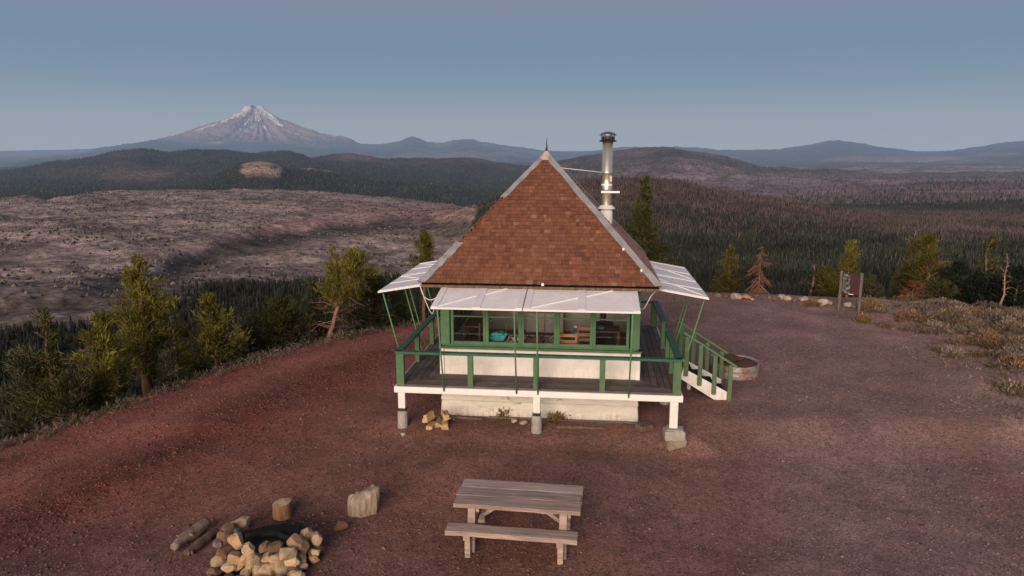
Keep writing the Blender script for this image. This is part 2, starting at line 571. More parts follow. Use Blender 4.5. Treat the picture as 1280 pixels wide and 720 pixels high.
M['floor'] = surf('wood_floor', (0.24, 0.14, 0.09), (0.36, 0.22, 0.15), 5, 0.6, 0.1, stretch=(0.3, 3, 1))
M['interior'] = surf('interior_board', (0.46, 0.36, 0.27), (0.60, 0.48, 0.37), 3, 0.7, 0.1)
M['table'] = surf('weathered_table_wood', (0.29, 0.205, 0.17), (0.53, 0.40, 0.325), 3.5, 0.8, 0.6, 25, stretch=(0.35, 5, 5), spots=(9, 0.60, (0.07, 0.048, 0.04), 0.85), attr=True)
M['log'] = surf('grey_log_wood', (0.17, 0.12, 0.085), (0.33, 0.245, 0.18), 4, 0.9, 0.8, 16, stretch=(3, 3, 0.5), spots=(6, 0.6, (0.08, 0.055, 0.04), 0.8))
M['dark_log'] = surf('dark_log_wood', (0.10, 0.065, 0.045), (0.2, 0.135, 0.09), 4, 0.9, 0.8, 16, stretch=(3, 3, 0.5), spots=(6, 0.6, (0.05, 0.035, 0.025), 0.8))
M['bark'] = surf('stump_bark', (0.20, 0.095, 0.04), (0.36, 0.19, 0.09), 5, 0.9, 0.9, 14, stretch=(3, 3, 0.4), spots=(6, 0.58, (0.09, 0.04, 0.02), 0.8))
M['split'] = surf('split_firewood', (0.42, 0.26, 0.12), (0.60, 0.41, 0.22), 5, 0.85, 0.5, 20, stretch=(0.4, 4, 4), attr=True)
M['weathered'] = surf('weathered_stump_wood', (0.27, 0.20, 0.145), (0.46, 0.37, 0.285), 4, 0.9, 0.9, 12, stretch=(3, 3, 0.35), spots=(5, 0.6, (0.10, 0.065, 0.045), 0.7), bdist=0.04)
M['rock'] = surf('fire_ring_stone', (0.60, 0.58, 0.56), (1.0, 0.97, 0.92), 7, 0.9, 0.7, 18, attr=True, spots=(6, 0.62, (0.10, 0.075, 0.06), 0.6))
M['soot'] = surf('soot', (0.006, 0.006, 0.006), (0.02, 0.018, 0.018), 6, 1, 0.5, 20)
M['char'] = surf('charred_wood', (0.008, 0.007, 0.007), (0.03, 0.028, 0.028), 9, 0.9, 0.8, 20)
M['galv'] = surf('rusty_galvanised', (0.26, 0.24, 0.23), (0.42, 0.39, 0.36), 5, 0.55, 0.2, metallic=0.4, spots=(4, 0.50, (0.24, 0.11, 0.06), 0.85))
M['rust'] = surf('rust', (0.075, 0.035, 0.025), (0.14, 0.07, 0.045), 6, 0.85, 0.4)
M['post'] = surf('sign_post_wood', (0.10, 0.08, 0.07), (0.18, 0.15, 0.13), 6, 0.85, 0.4, stretch=(4, 4, 0.4))
M['rope'] = surf('white_rope', (0.62, 0.6, 0.58), (0.75, 0.72, 0.7), 60, 0.8, 0.2)
M['black'] = surf('black_paint', (0.02, 0.02, 0.02), (0.035, 0.033, 0.03), 9, 0.6, 0.1)


def plain(name, c, rough=0.7, metallic=0.0, var=0.25):
    d = tuple(x * (1 - var) for x in c)
    return surf(name, d, c, 8, rough, 0.15, 30, metallic=metallic)


def glass_mat():
    m, nt, N, L = new_mat('window_glass')
    tr = N.new('ShaderNodeBsdfTransparent'); tr.inputs[0].default_value = (0.96, 0.97, 0.96, 1)
    gl = N.new('ShaderNodeBsdfGlossy'); gl.inputs['Roughness'].default_value = 0.03
    fr = N.new('ShaderNodeFresnel'); fr.inputs[0].default_value = 1.45
    mx = N.new('ShaderNodeMixShader')
    L.new(fr.outputs[0], mx.inputs[0]); L.new(tr.outputs[0], mx.inputs[1]); L.new(gl.outputs[0], mx.inputs[2])
    out = N.new('ShaderNodeOutputMaterial'); L.new(mx.outputs[0], out.inputs[0])
    return m


M['glass'] = glass_mat()


def ground_mat():
    m, nt, N, L = new_mat('cinder_ground')
    tc = N.new('ShaderNodeTexCoord'); P = tc.outputs['Object']
    at = N.new('ShaderNodeAttribute'); at.attribute_name = "Col"
    base = at.outputs['Color']
    n1 = nz(nt, 0.55, 6, 0.7, P)
    base = mixc(nt, 1.0, base, ramp(nt, n1, [(0.3, (0.66, 0.68, 0.71)), (0.7, (1.3, 1.25, 1.22))]), 'MULTIPLY')
    n2 = nz(nt, 9, 6, 0.8, P)
    base = mixc(nt, 1.0, base, ramp(nt, n2, [(0.32, (0.62, 0.61, 0.62)), (0.68, (1.4, 1.36, 1.34))]), 'MULTIPLY')
    n3 = nz(nt, 30, 5, 0.85, P)
    base = mixc(nt, 1.0, base, ramp(nt, n3, [(0.38, (0.42, 0.40, 0.40)), (0.62, (1.65, 1.6, 1.57))]), 'MULTIPLY')
    # pale grit: small voronoi cells, only some of them
    v = N.new('ShaderNodeTexVoronoi'); v.inputs['Scale'].default_value = 21; L.new(P, v.inputs['Vector'])
    f1 = ramp(nt, v.outputs['Distance'], [(0.16, (1, 1, 1)), (0.26, (0, 0, 0))])
    sx = N.new('ShaderNodeSeparateColor'); L.new(v.outputs['Color'], sx.inputs[0])
    f2 = ramp(nt, sx.outputs[0], [(0.74, (0, 0, 0)), (0.84, (0.75, 0.75, 0.75))])
    f = mixc(nt, 1.0, f1, f2, 'MULTIPLY')
    base = mixc(nt, f, base, (0.30, 0.21, 0.18))
    b = N.new('ShaderNodeBsdfPrincipled'); b.inputs['Roughness'].default_value = 0.95; b.inputs['Specular IOR Level'].default_value = 0.15
    L.new(base, b.inputs['Base Color'])
    bn = nz(nt, 22, 6, 0.8, P)
    bp = N.new('ShaderNodeBump'); bp.inputs['Strength'].default_value = 0.6; bp.inputs['Distance'].default_value = 0.03
    L.new(bn, bp.inputs['Height']); L.new(bp.outputs[0], b.inputs['Normal'])
    out = N.new('ShaderNodeOutputMaterial'); L.new(b.outputs[0], out.inputs[0])
    return m


def far_mat(name, D, cap=0.9, rough_noise=True):
    m, nt, N, L = new_mat(name)
    at = N.new('ShaderNodeAttribute'); at.attribute_name = "Col"
    base = at.outputs['Color']
    if rough_noise:
        tc = N.new('ShaderNodeTexCoord'); P = tc.outputs['Object']
        nf = nz(nt, 0.16, 5, 0.75, P)
        base = mixc(nt, 1.0, base, ramp(nt, nf, [(0.34, (0.55, 0.54, 0.55)), (0.66, (1.5, 1.47, 1.45))]), 'MULTIPLY')
        n1 = nz(nt, 0.035, 8, 0.75, P)
        base = mixc(nt, 1.0, base, ramp(nt, n1, [(0.36, (0.45, 0.45, 0.47)), (0.64, (1.6, 1.55, 1.5))]), 'MULTIPLY')
        n2 = nz(nt, 0.006, 6, 0.7, P)
        base = mixc(nt, 1.0, base, ramp(nt, n2, [(0.35, (0.75, 0.75, 0.75)), (0.65, (1.25, 1.25, 1.25))]), 'MULTIPLY')
    b = N.new('ShaderNodeBsdfDiffuse')
    L.new(base, b.inputs['Color'])
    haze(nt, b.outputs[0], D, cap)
    return m


def leaf_mat(name):
    m, nt, N, L = new_mat(name)
    at = N.new('ShaderNodeAttribute'); at.attribute_name = "Col"
    d = N.new('ShaderNodeBsdfDiffuse'); L.new(at.outputs['Color'], d.inputs['Color'])
    t = N.new('ShaderNodeBsdfTranslucent'); L.new(at.outputs['Color'], t.inputs['Color'])
    mx = N.new('ShaderNodeMixShader'); mx.inputs[0].default_value = 0.35
    L.new(d.outputs[0], mx.inputs[1]); L.new(t.outputs[0], mx.inputs[2])
    out = N.new('ShaderNodeOutputMaterial'); L.new(mx.outputs[0], out.inputs[0])
    return m


M['ground'] = ground_mat()
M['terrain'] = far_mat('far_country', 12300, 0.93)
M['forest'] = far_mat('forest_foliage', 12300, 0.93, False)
M['leaf'] = leaf_mat('needles')
M['trunk'] = surf('tree_bark', (0.13, 0.09, 0.07), (0.26, 0.185, 0.14), 8, 0.9, 0.6, 20, stretch=(2, 2, 0.4), attr=True)

# ------------------------------------------------------------------ ground (hilltop)
lr = np.linspace(math.log(1.2), math.log(69), 560)
az = np.concatenate([np.linspace(-math.pi, R(-46), 140)[:-1], np.linspace(R(-46), R(46), 640), np.linspace(R(46), math.pi, 140)[1:]])
GX = np.exp(lr)[:, None] * np.sin(az)[None]
GY = np.exp(lr)[:, None] * np.cos(az)[None]
GZ = h_near(GX.ravel(), GY.ravel()).reshape(GX.shape)
nr, na = GX.shape
V = np.stack([GX, GY, GZ], -1).reshape(-1, 3)
ii, jj = np.meshgrid(np.arange(nr - 1), np.arange(na - 1), indexing='ij')
Q = np.stack([ii * na + jj, ii * na + jj + 1, (ii + 1) * na + jj + 1, (ii + 1) * na + jj], -1).reshape(-1, 4)[:, ::-1]
# land colours
x, y = GX.ravel(), GY.ravel()
rs = road_side(x, y)
sd = edge_sd(x, y)
c_mid = np.array([0.132, 0.064, 0.050])
c_red = np.array([0.125, 0.045, 0.038])
c_berm = np.array([0.080, 0.026, 0.021])
c_right = np.array([0.146, 0.092, 0.083])
c_bank = np.array([0.185, 0.130, 0.112])
wob = fbm(x / 2.5, y / 2.5, 61, 4)
C = np.repeat(c_mid[None], len(x), 0)


def lay(C, w, c):
    return C * (1 - w[:, None]) + c[None] * w[:, None]


C = lay(C, ss(-2, 9, x + 0.12 * y + 2 * wob) * 0.9, c_right)
C = lay(C, ss(-4.0, -0.5, rs + 1.2 * wob) * ss(6, 12, y) * 0.75, c_red)
C = lay(C, np.exp(-((rs - 0.1 + 0.5 * wob) / 0.75) ** 2) * 0.9, c_berm)
C = lay(C, ss(0.9, 1.9, rs + 0.5 * wob), c_red * 1.08)
C = lay(C, (np.exp(-((rs - 1.9 + .25 * wob) / .28) ** 2) + np.exp(-((rs - 3.3 + .25 * wob) / .28) ** 2)) * .35, np.array([0.17, 0.085, 0.07]))
C = lay(C, ss(-1.5, 2.5, x - 11.8 - 0.2 * (y - 22) + 1.2 * wob) * ss(6, 13, y) * .8, c_bank)
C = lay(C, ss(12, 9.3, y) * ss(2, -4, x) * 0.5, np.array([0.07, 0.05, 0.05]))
TRACK = [(12, 31), (10.2, 26.5), (8.4, 20.5), (7.0, 14.5), (6.0, 9.5), (5.6, 4)]
td = np.full(x.shape, 1e9)
for a_, b_ in zip(TRACK[:-1], TRACK[1:]):
    td = np.minimum(td, seg_dist(x, y, a_, b_))
C = lay(C, ss(3.0, 1.4, td + .5 * wob) * .75, np.array([0.142, 0.094, 0.088]))
C = lay(C, np.exp(-((np.abs(td - .75) - 0 + .15 * wob) / .3) ** 2) * .35, np.array([0.175, 0.122, 0.115]))
C = lay(C, np.exp(-((td - 2.6 + .5 * wob) / .6) ** 2) * ss(20, 12, y) * .4, np.array([0.105, 0.050, 0.042]))
# worn soot stain behind the fire ring
pit = gp(352, 664)
C = lay(C, np.exp(-(((x - pit.x - 0.15) / 0.75) ** 2 + ((y - pit.y - 0.05) / 0.8) ** 2)) * 0.97, np.array([0.013, 0.012, 0.013]))
# warmer, dustier dirt close to the foundation
C = lay(C, np.exp(-((np.maximum(np.abs(x - 1.0) - 2.6, 0)) / 0.9) ** 2 - ((y - 14.9) / 1.0) ** 2) * 0.6, np.array([0.125, 0.068, 0.05]))
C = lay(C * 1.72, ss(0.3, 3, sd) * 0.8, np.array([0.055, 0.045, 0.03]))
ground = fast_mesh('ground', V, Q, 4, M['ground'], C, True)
tag(ground, 'red and brown volcanic cinder gravel of the flat hilltop', 'ground', kind='structure')

# ------------------------------------------------------------------ far country
nr, na = X_F.shape
V = np.stack([X_F, Y_F, H_F - 0.6 * ss(90, 66, RR_F)], -1).reshape(-1, 3)
ii, jj = np.meshgrid(np.arange(nr - 1), np.arange(na - 1), indexing='ij')
Q = np.stack([ii * na + jj, ii * na + jj + 1, (ii + 1) * na + jj + 1, (ii + 1) * na + jj], -1).reshape(-1, 4)[:, ::-1]
f = lambda a: a.ravel()
x, y, rr, px, py, lav, scp = f(X_F), f(Y_F), f(RR_F), f(PX_F), f(PY_F), f(LAVA), f(SC)
n1, n2 = f(_n1), f(_n2)
n3 = fbm(x / 120, y / 120, 201, 4, 0.6)
n4 = fbm(x / 1500, y / 500, 207, 4, 0.6)
c_for = np.array([0.030, 0.034, 0.022])
c_forb = np.array([0.075, 0.050, 0.044])
c_lava = np.array([0.258, 0.200, 0.178])
c_lavd = np.array([0.082, 0.068, 0.062])
c_pink = np.array([0.27, 0.165, 0.145])
C = np.repeat(c_for[None], len(x), 0)
# brown burnt woods on the right hand ridge and the plain behind it
C = lay(C, ss(1150, 1600, rr + 200 * n1) * ss(560, 700, px), c_forb)
C = lay(C, ss(2300, 2700, rr) * ss(680, 900, px) * ss(12000, 7500, rr) * (0.65 + 0.5 * n4).clip(0, 1), np.array([0.215, 0.155, 0.165]))
bnd = fbm(x / 2600, y / 420, 251, 4, .6)
C = lay(C, ss(2500, 2900, rr) * ss(620, 860, px) * ss(12000, 9000, rr) * ss(.05, .4, bnd) * .8, np.array([0.05, 0.052, 0.05]))
C = lay(C, ss(2500, 2900, rr) * ss(620, 860, px) * ss(12000, 9000, rr) * ss(-.15, -.45, bnd) * .6, np.array([0.27, 0.20, 0.19]))
# bare brown slopes among the dark hills
C = lay(C, ss(4700, 5300, rr) * ss(6400, 5900, rr) * ss(0.05, 0.45, n2) * 0.8, np.array([0.085, 0.055, 0.045]))
C = lay(C, np.exp(-(((px - 170) / 55) ** 2 + ((py - 213) / 7) ** 2)) * ss(3000, 3300, rr) * 0.8, np.array([0.13, 0.085, 0.075]))
C = lay(C, np.exp(-(((px - 443) / 40) ** 2 + ((py - 194) / 7) ** 2)) * ss(4800, 5200, rr) * 0.8, np.array([0.12, 0.075, 0.062]))
C = lay(C, np.exp(-(((px - 590) / 45) ** 2 + ((py - 200) / 5) ** 2)) * ss(4800, 5200, rr) * 0.7, np.array([0.12, 0.070, 0.060]))
C = lay(C, np.exp(-(((px - 825) / 90) ** 2 + ((py - 192) / 12) ** 2)) * ss(4800, 5200, rr) * 0.7, np.array([0.085, 0.060, 0.056]))
# the pale bald cone and the bare patch beside it
C = lay(C, ss(1.15, 0.8, np.hypot((px - 326) / 27, (py - 211) / 15.5) + 0.22 * n3) * ss(3300, 3450, rr) * ss(4000, 3850, rr), np.array([0.55, 0.40, 0.31]))
C = lay(C, ss(1.1, 0.8, np.hypot((px - 393 - (py - 212) * 2) / 20, (py - 212.5) / 3.5) + 0.2 * n3) * ss(3900, 4100, rr) * ss(4600, 4400, rr), np.array([0.27, 0.175, 0.15]))
# gullies on the hills: relief shading painted into the land colour
gl = f(_gul)
C = lay(C, ss(2900, 3500, rr) * ss(9000, 7000, rr) * ss(.10, .0, gl) * .55, np.array([0.016, 0.020, 0.016]))
# lava
C = lay(C, lav, c_lava)
lvar = ss(-0.15, 0.5, n3 + 0.6 * n1)
C = lay(C, lav * lvar * 0.68, c_lavd)
C = lay(C, lav * ss(1300, 650, rr + 400 * n1) * .75, c_lavd)
C = lay(C, lav * ss(.55, .9, vnoise(x / 9, y / 9, 5)) * .35, c_lavd * .6)
C = lay(C, lav * ss(.6, .9, vnoise(x / 12, y / 12, 15)) * .45, np.array([.32, .26, .23]))
C = lay(C, lav * ss(.13, .03, np.abs(fbm(x / 160, y / 160, 244, 4))) * .45, c_lavd)
C = lay(C, lav * ss(0.15, 0.6, fbm(x / 45, y / 45, 222, 3)) * 0.5, np.array([0.23, 0.18, 0.15]))
C = lay(C, lav * ss(-16, -5, scp) * ss(2, -3, scp) * ss(260, 380, px) * 0.75, c_pink)  # pinkish lit face of the scarp, painted into the lava colour
C = lay(C, lav * ss(-3, 2, scp) * ss(22, 6, scp + 6 * n1) * (0.8 + 0.5 * n1).clip(0.4, 0.95), c_lavd * .75)  # dark band along the scarp: relief shading put into the colour
for (bx, by, wx, wy) in ((335, 358, 40, 12), (95, 350, 45, 14), (255, 352, 30, 8), (130, 345, 20, 14), (440, 335, 26, 10)):
    C = lay(C, lav * np.exp(-(((px - bx) / wx) ** 2 + ((py - by) / wy) ** 2)) * (0.7 + 0.6 * n1).clip(0, 0.9), c_lavd)
C = lay(C, lav * np.exp(-(((px - 480) / 110) ** 2 + ((py - 258) / 6) ** 2)) * 0.6, c_pink)  # more of the painted pinkish light along the scarp
# pale fields and bright flats far right, cliffs under the volcano
C = lay(C, ss(9000, 11000, rr), np.array([0.060, 0.066, 0.066]))
n5 = fbm(x / 1300, y / 1300, 217, 5, 0.6)
C = lay(C, ss(9000, 11000, rr) * ss(0.08, 0.35, n5) * .75, np.array([0.21, 0.155, 0.135]))
C = lay(C, ss(9000, 11000, rr) * ss(-0.1, -0.4, n5) * .7, np.array([0.02, 0.024, 0.024]))
C = lay(C, ss(9000, 11500, rr) * np.exp(-(((px - 1170) / 75) ** 2 + ((py - 201) / 5.5) ** 2)) * (0.6 + n4).clip(0, 1), np.array([0.34, 0.24, 0.17]))
C = lay(C, ss(6500, 7500, rr) * np.exp(-(((px - 1180) / 38) ** 2 + ((py - 220.5) / 0.9) ** 2)), np.array([0.5, 0.36, 0.3]))
C = lay(C, ss(6500, 7500, rr) * np.exp(-(((px - 985) / 35) ** 2 + ((py - 209) / 0.9) ** 2)), np.array([0.4, 0.3, 0.26]))
C = lay(C, ss(9000, 11500, rr) * np.exp(-(((px - 272) / 14) ** 2 + ((py - 178.5) / 2.6) ** 2)), np.array([0.42, 0.32, 0.27]))
C = lay(C, ss(9000, 11500, rr) * np.exp(-(((px - 400) / 30) ** 2 + ((py - 183) / 3) ** 2)) * 0.6, np.array([0.25, 0.18, 0.16]))
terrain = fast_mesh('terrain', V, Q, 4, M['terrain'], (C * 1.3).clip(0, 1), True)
tag(terrain, 'valley, grey lava field and wooded hills below the hilltop', 'terrain', kind='structure')

# ------------------------------------------------------------------ volcano
def make_volcano():
    D = 40000.0
    v = ray(321, 187)
    cx, cy = D * v.x / math.hypot(v.x, v.y), D * v.y / math.hypot(v.x, v.y)
    base_az = math.atan2(v.x, v.y)
    u = D / F_PX * 1.01
    rp = np.array([0, 6, 11, 15, 22, 30, 43, 63, 88, 118, 160, 230]) * u
    hp = np.array([49.5, 49.5, 47.5, 43.5, 39, 35.2, 30.5, 23.5, 15, 8, 1, -4]) * u
    nr, na = 190, 520
    r = np.linspace(0, 1, nr) ** 1.35 * 230 * u
    t = np.linspace(0, 2 * np.pi, na, endpoint=False)
    Rg, Tg = np.meshgrid(r, t, indexing='ij')
    X, Y = Rg * np.cos(Tg), Rg * np.sin(Tg)
    rs_ = Rg * (1 + 0.05 * np.cos(Tg * 1 + 0.3) + 0.05 * fbm(np.cos(Tg) * 3 + 9, np.sin(Tg) * 3 + 9, 3, 3))
    Z = np.interp(rs_, rp, hp)
    gul = np.abs(fbm(np.cos(Tg) * 9 + 20 + Rg / u * 0.01, np.sin(Tg) * 9 + 20, 13, 4, 0.6))
    prof = np.interp(Rg / u, [0, 6, 25, 60, 120, 200], [1.2, 3.0, 7.0, 8.0, 4.5, 1.0])
    Z = Z - gul * prof * u + 2.2 * u * fbm(X / (9 * u), Y / (9 * u), 19, 5, .6) * ss(0, 14, Rg / u) + 1.3 * u * fbm(X / (3 * u), Y / (3 * u), 23, 3)
    # a shoulder on the right flank and crags near the top
    ca, sa = math.cos(base_az), math.sin(base_az)
    rx = X * ca - Y * sa        # to the right as seen from the hilltop
    fr = X * sa + Y * ca
    Z = Z + 4.0 * u * np.exp(-((rx / u - 100) / 14) ** 2 - ((fr / u) / 25) ** 2)
    Z = Z + 1.8 * u * np.exp(-((rx / u + 20) / 4) ** 2 - (fr / u / 9) ** 2)
    Z = Z + 1.0 * u * np.exp(-((rx / u + 8) / 3) ** 2 - (fr / u / 6) ** 2) + 1.0 * u * np.exp(-((rx / u - 8) / 3) ** 2 - (fr / u / 6) ** 2)
    hgt = Z / u
    n = fbm(X / (3.0 * u), Y / (6 * u), 29, 4, 0.6)
    C = np.repeat(np.array([[0.40, 0.30, 0.29]]), X.size, 0)
    C = lay(C, ss(-0.2, 0.5, fbm(X / (20 * u), Y / (20 * u), 33, 4)).ravel() * 0.5, np.array([0.42, 0.315, 0.29]))
    C = lay(C, ss(20, 5, hgt + 4 * n).ravel(), np.array([0.17, 0.175, 0.19]))  # lower flanks fade to a haze tone painted into the rock colour
    px_, hg = rx / u, hgt
    front = ss(6, -4, fr / u)
    snow = np.zeros_like(X)
    for (x0, h0, x1, h1, w) in ((-7, 48, -13, 40, 2.6), (-14, 41, -34, 31, 1.3), (-38, 29, -60, 21, 0.8), (5, 49, 17, 38, 3.0), (10, 46, 22, 31, 2.6),
                                (2, 44, 4, 33, 1.6), (-4, 36, -10, 28, 1.3), (6, 27, 12, 22, 1.0), (-14, 21, -8, 19, 0.8), (20, 30, 28, 27, 0.8), (-2, 26, -4, 24, 0.7)):
        tt = np.clip(((px_ - x0) * (x1 - x0) + (hg - h0) * (h1 - h0)) / ((x1 - x0) ** 2 + (h1 - h0) ** 2), 0, 1)
        dd = np.hypot(px_ - x0 - tt * (x1 - x0), hg - h0 - tt * (h1 - h0))
        snow = np.maximum(snow, ss(w * 1.25, w * 0.5, dd * .8 + 2.2 * n * min(1.2, w)))
    snow = snow * front
    C = lay(C, snow.ravel() * 0.95, np.array([0.95, 0.92, 0.92]))
    V = np.stack([X + cx, Y + cy, Z + CAM_H], -1).reshape(-1, 3)
    ii, jj = np.meshgrid(np.arange(nr - 1), np.arange(na), indexing='ij')
    j2 = (jj + 1) % na
    Q = np.stack([ii * na + jj, (ii + 1) * na + jj, (ii + 1) * na + j2, ii * na + j2], -1).reshape(-1, 4)
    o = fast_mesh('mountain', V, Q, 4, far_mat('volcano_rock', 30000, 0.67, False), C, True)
    tag(o, 'tall volcano with streaks of snow on the horizon', 'mountain', kind='structure')


make_volcano()

# ------------------------------------------------------------------ forest (nobody could count it)
def tree_template(tiers, sides, seed):
    r = np.random.default_rng(seed)
    vs, fs = [], []
    for k in range(tiers):
        z0 = 0.08 + 0.86 * k / tiers
        z1 = min(1.0, z0 + 1.25 / tiers + 0.12) if k < tiers - 1 else 1.0
        rad = 0.5 * (1 - 0.85 * (k / tiers) ** 0.9)
        b = len(vs)
        vs.append((r.uniform(-.02, .02), r.uniform(-.02, .02), z1))
        a0 = r.uniform(0, 6.28)
        for s in range(sides):
            a = a0 + 2 * math.pi * (s + r.uniform(-.25, .25)) / sides
            q = rad * r.uniform(0.6, 1.1)
            vs.append((q * math.cos(a), q * math.sin(a), z0 + r.uniform(-.05, .05)))
        for s in range(sides):
            fs.append((b, b + 1 + s, b + 1 + (s + 1) % sides))
    return np.array(vs), np.array(fs)


def scatter(templates, X, Y, Z, Hh, Wd, Ccol):
    """bakes many trees into arrays"""
    Vs, Fs, Cs = [], [], []
    off = 0
    n = len(X)
    which = RNG.integers(0, len(templates), n)
    ang = RNG.uniform(0, 6.28, n)
    for k, (tv, tf) in enumerate(templates):
        idx = np.where(which == k)[0]
        if not len(idx):
            continue
        c, s = np.cos(ang[idx])[:, None], np.sin(ang[idx])[:, None]
        px_, py_, pz_ = tv[:, 0][None], tv[:, 1][None], tv[:, 2][None]
        vx = (px_ * c - py_ * s) * Wd[idx][:, None] + X[idx][:, None]
        vy = (px_ * s + py_ * c) * Wd[idx][:, None] + Y[idx][:, None]
        vz = pz_ * Hh[idx][:, None] + Z[idx][:, None]
        V = np.stack([vx, vy, vz], -1).reshape(-1, 3)
        m = len(tv)
        F = (tf[None] + (np.arange(len(idx)) * m)[:, None, None]).reshape(-1, 3) + off
        shade = (0.80 + 0.26 * tv[:, 2])[None, :, None] * RNG.uniform(0.85, 1.15, (len(idx), m))[:, :, None]  # tree shading baked into vertex colours: darker skirts, lighter tops, random variation
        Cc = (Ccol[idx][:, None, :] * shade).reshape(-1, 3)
        off += len(V)
        Vs.append(V); Fs.append(F); Cs.append(Cc)
    return np.concatenate(Vs), np.concatenate(Fs), np.concatenate(Cs)


def forest_band(name, label, r0, r1, dens, templates, hmin, hmax, az0=-43, az1=43, lava_keep=0.03, tone=1.0):
    area = 0.5 * R(az1 - az0) * (r1 * r1 - r0 * r0)
    n = int(area * dens)
    rr = np.sqrt(RNG.uniform(r0 * r0, r1 * r1, n))
    a = RNG.uniform(R(az0), R(az1), n)
    X, Y = rr * np.sin(a), rr * np.cos(a)
    Z, lav, px, py, sc = h_far(X, Y)
    n1 = fbm(X / 180, Y / 180, 301, 4)
    keep = RNG.uniform(0, 1, n) < np.where(lav > 0.02, np.maximum(lava_keep * (1 + 3 * ss(0.1, 0.5, n1)), .8 * (1 - ss(0, .75, lav)) ** 1.5), 0.75 + 0.5 * n1)
    cone = (np.hypot((px - 326) / 27, (py - 211) / 15.5) < 1) & (rr > 3300) & (rr < 4000)
    bald2 = (np.hypot((px - 393 - (py - 212) * 2) / 22, (py - 212.5) / 4) < 1) & (rr > 3900) & (rr < 4600)
    keep &= ~(cone & (RNG.uniform(0, 1, n) > 0.12)) & ~bald2
    pln = ss(2600, 3000, rr) * ss(640, 860, px) * ss(205, 222, py)
    keep &= RNG.uniform(0, 1, n) > pln * np.where(fbm(X / 2600, Y / 420, 251, 4, .6) > .1, .3, .8)
    X, Y, Z, lav, px, py, rr, n1 = [q[keep] for q in (X, Y, Z, lav, px, py, rr, n1)]
    n = len(X)
    Hh = RNG.uniform(hmin, hmax, n) * (0.8 + 0.4 * RNG.uniform(0, 1, n)) * (1 - .6 * ss(0.0, .5, lav))
    snag = np.clip(ss(1120, 1500, rr + 260 * n1) * ss(560, 700, px) * ss(2500, 2200, rr), 0.1, 0.88)
    bare = np.maximum.reduce([np.exp(-(((px - a_) / w_) ** 2 + ((py - b_) / v_) ** 2)) for a_, b_, w_, v_ in ((170, 213, 60, 8), (443, 194, 42, 7), (590, 200, 50, 6), (825, 192, 95, 13))]) * ss(3000, 3300, rr)
    snag = np.maximum(snag, bare * .95)
    isn = RNG.uniform(0, 1, n) < snag
    Hh = np.where(bare > .4, Hh * .6, Hh)
    pl_ = ss(2600, 3000, rr) * ss(640, 860, px) * ss(170, 222, py)
    isn |= RNG.uniform(0, 1, n) < pl_ * .75
    Wd = Hh * np.where(isn, RNG.uniform(0.14, 0.30, n), RNG.uniform(0.30, 0.55, n))
    g = np.array([0.050, 0.052, 0.034])[None] * RNG.uniform(0.65, 1.3, (n, 1)) + RNG.uniform(-0.006, 0.006, (n, 3))
    bl = np.array([0.040, 0.044, 0.038])[None] * RNG.uniform(0.6, 1.3, (n, 1))
    g = np.where(RNG.uniform(0, 1, (n, 1)) < 0.35, bl, g)
    b = np.array([0.135, 0.096, 0.090])[None] * RNG.uniform(0.65, 1.2, (n, 1))
    b = b * (1 - .42 * bare[:, None])
    b = np.where(((pl_ > .3) & (py > 214))[:, None], b * np.array([1.35, 1.3, 1.45])[None], b)
    stand = (1 + .5 * fbm(X / 70, Y / 70, 311, 3))[:, None]
    Cc = (np.where(isn[:, None], b, g) * tone * stand).clip(0.004, 1)
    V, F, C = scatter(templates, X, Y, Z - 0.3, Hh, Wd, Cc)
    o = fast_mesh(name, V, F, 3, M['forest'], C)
    tag(o, label, 'forest', kind='stuff')
    return o


T_NEAR = [tree_template(6, 8, k) for k in range(6)]
T_MID = [tree_template(2, 5, 50 + k) for k in range(6)]
T_FAR = [tree_template(1, 5, 90 + k) for k in range(4)]
forest_band('forest', 'dense dark conifer forest on the slopes below the hilltop', 105, 900, 1 / 18, T_NEAR, 4, 9.5, tone=.62)
forest_band('forest', 'brown and green woods across the valley behind the cabin', 900, 2650, 1 / 19, T_MID, 5, 9.5)
forest_band('forest', 'dark forest covering the distant rounded hills', 2650, 6000, 1 / 160, T_FAR, 9, 16)


# low scrub dotted over the lava
def lava_scrub():
    n = 26000
    rr = np.sqrt(RNG.uniform(560 ** 2, 2700 ** 2, n))
    a = RNG.uniform(R(-43), R(2), n)
    X, Y = rr * np.sin(a), rr * np.cos(a)
    Z, lav, px, py, sc = h_far(X, Y)
    nn = fbm(X / 90, Y / 90, 401, 4)
    keep = (lav > 0.4) & (RNG.uniform(0, 1, n) < 0.35 + 1.1 * nn)
    X, Y, Z = X[keep], Y[keep], Z[keep]
    n = len(X)
    Hh = RNG.uniform(1.2, 4.0, n)
    Wd = Hh * RNG.uniform(0.9, 2.2, n)
    pale = RNG.uniform(0, 1, (n, 1)) < 0.5
    Cc = np.where(pale, np.array([0.24, 0.185, 0.155])[None], np.array([0.045, 0.042, 0.034])[None]) * RNG.uniform(0.6, 1.3, (n, 1))
    V, F, C = scatter(T_FAR, X, Y, Z - 0.3, Hh, Wd, Cc)
    tag(fast_mesh('scrub', V, F, 3, M['forest'], C), 'low scrub and rubble scattered over the grey lava field', 'scrub', kind='stuff')


lava_scrub()

# ------------------------------------------------------------------ lookout cabin
YAW = -0.107
cab = empty('lookout_cabin', (0.812, 17.619, 0), YAW, 'white and green lookout cabin with steep brown shingle roof and raised wooden deck', 'cabin')
CAB_M = Matrix.Translation((0.812, 17.619, 0)) @ Matrix.Rotation(YAW, 4, 'Z')


def cw(x, y, z=0.0):
    return CAB_M @ Vector((x, y, z))


HW = 2.135          # half width of the cab
HD = 2.975          # half width of the deck
ZD = 0.944
ZS = 1.54
ZT = 2.96
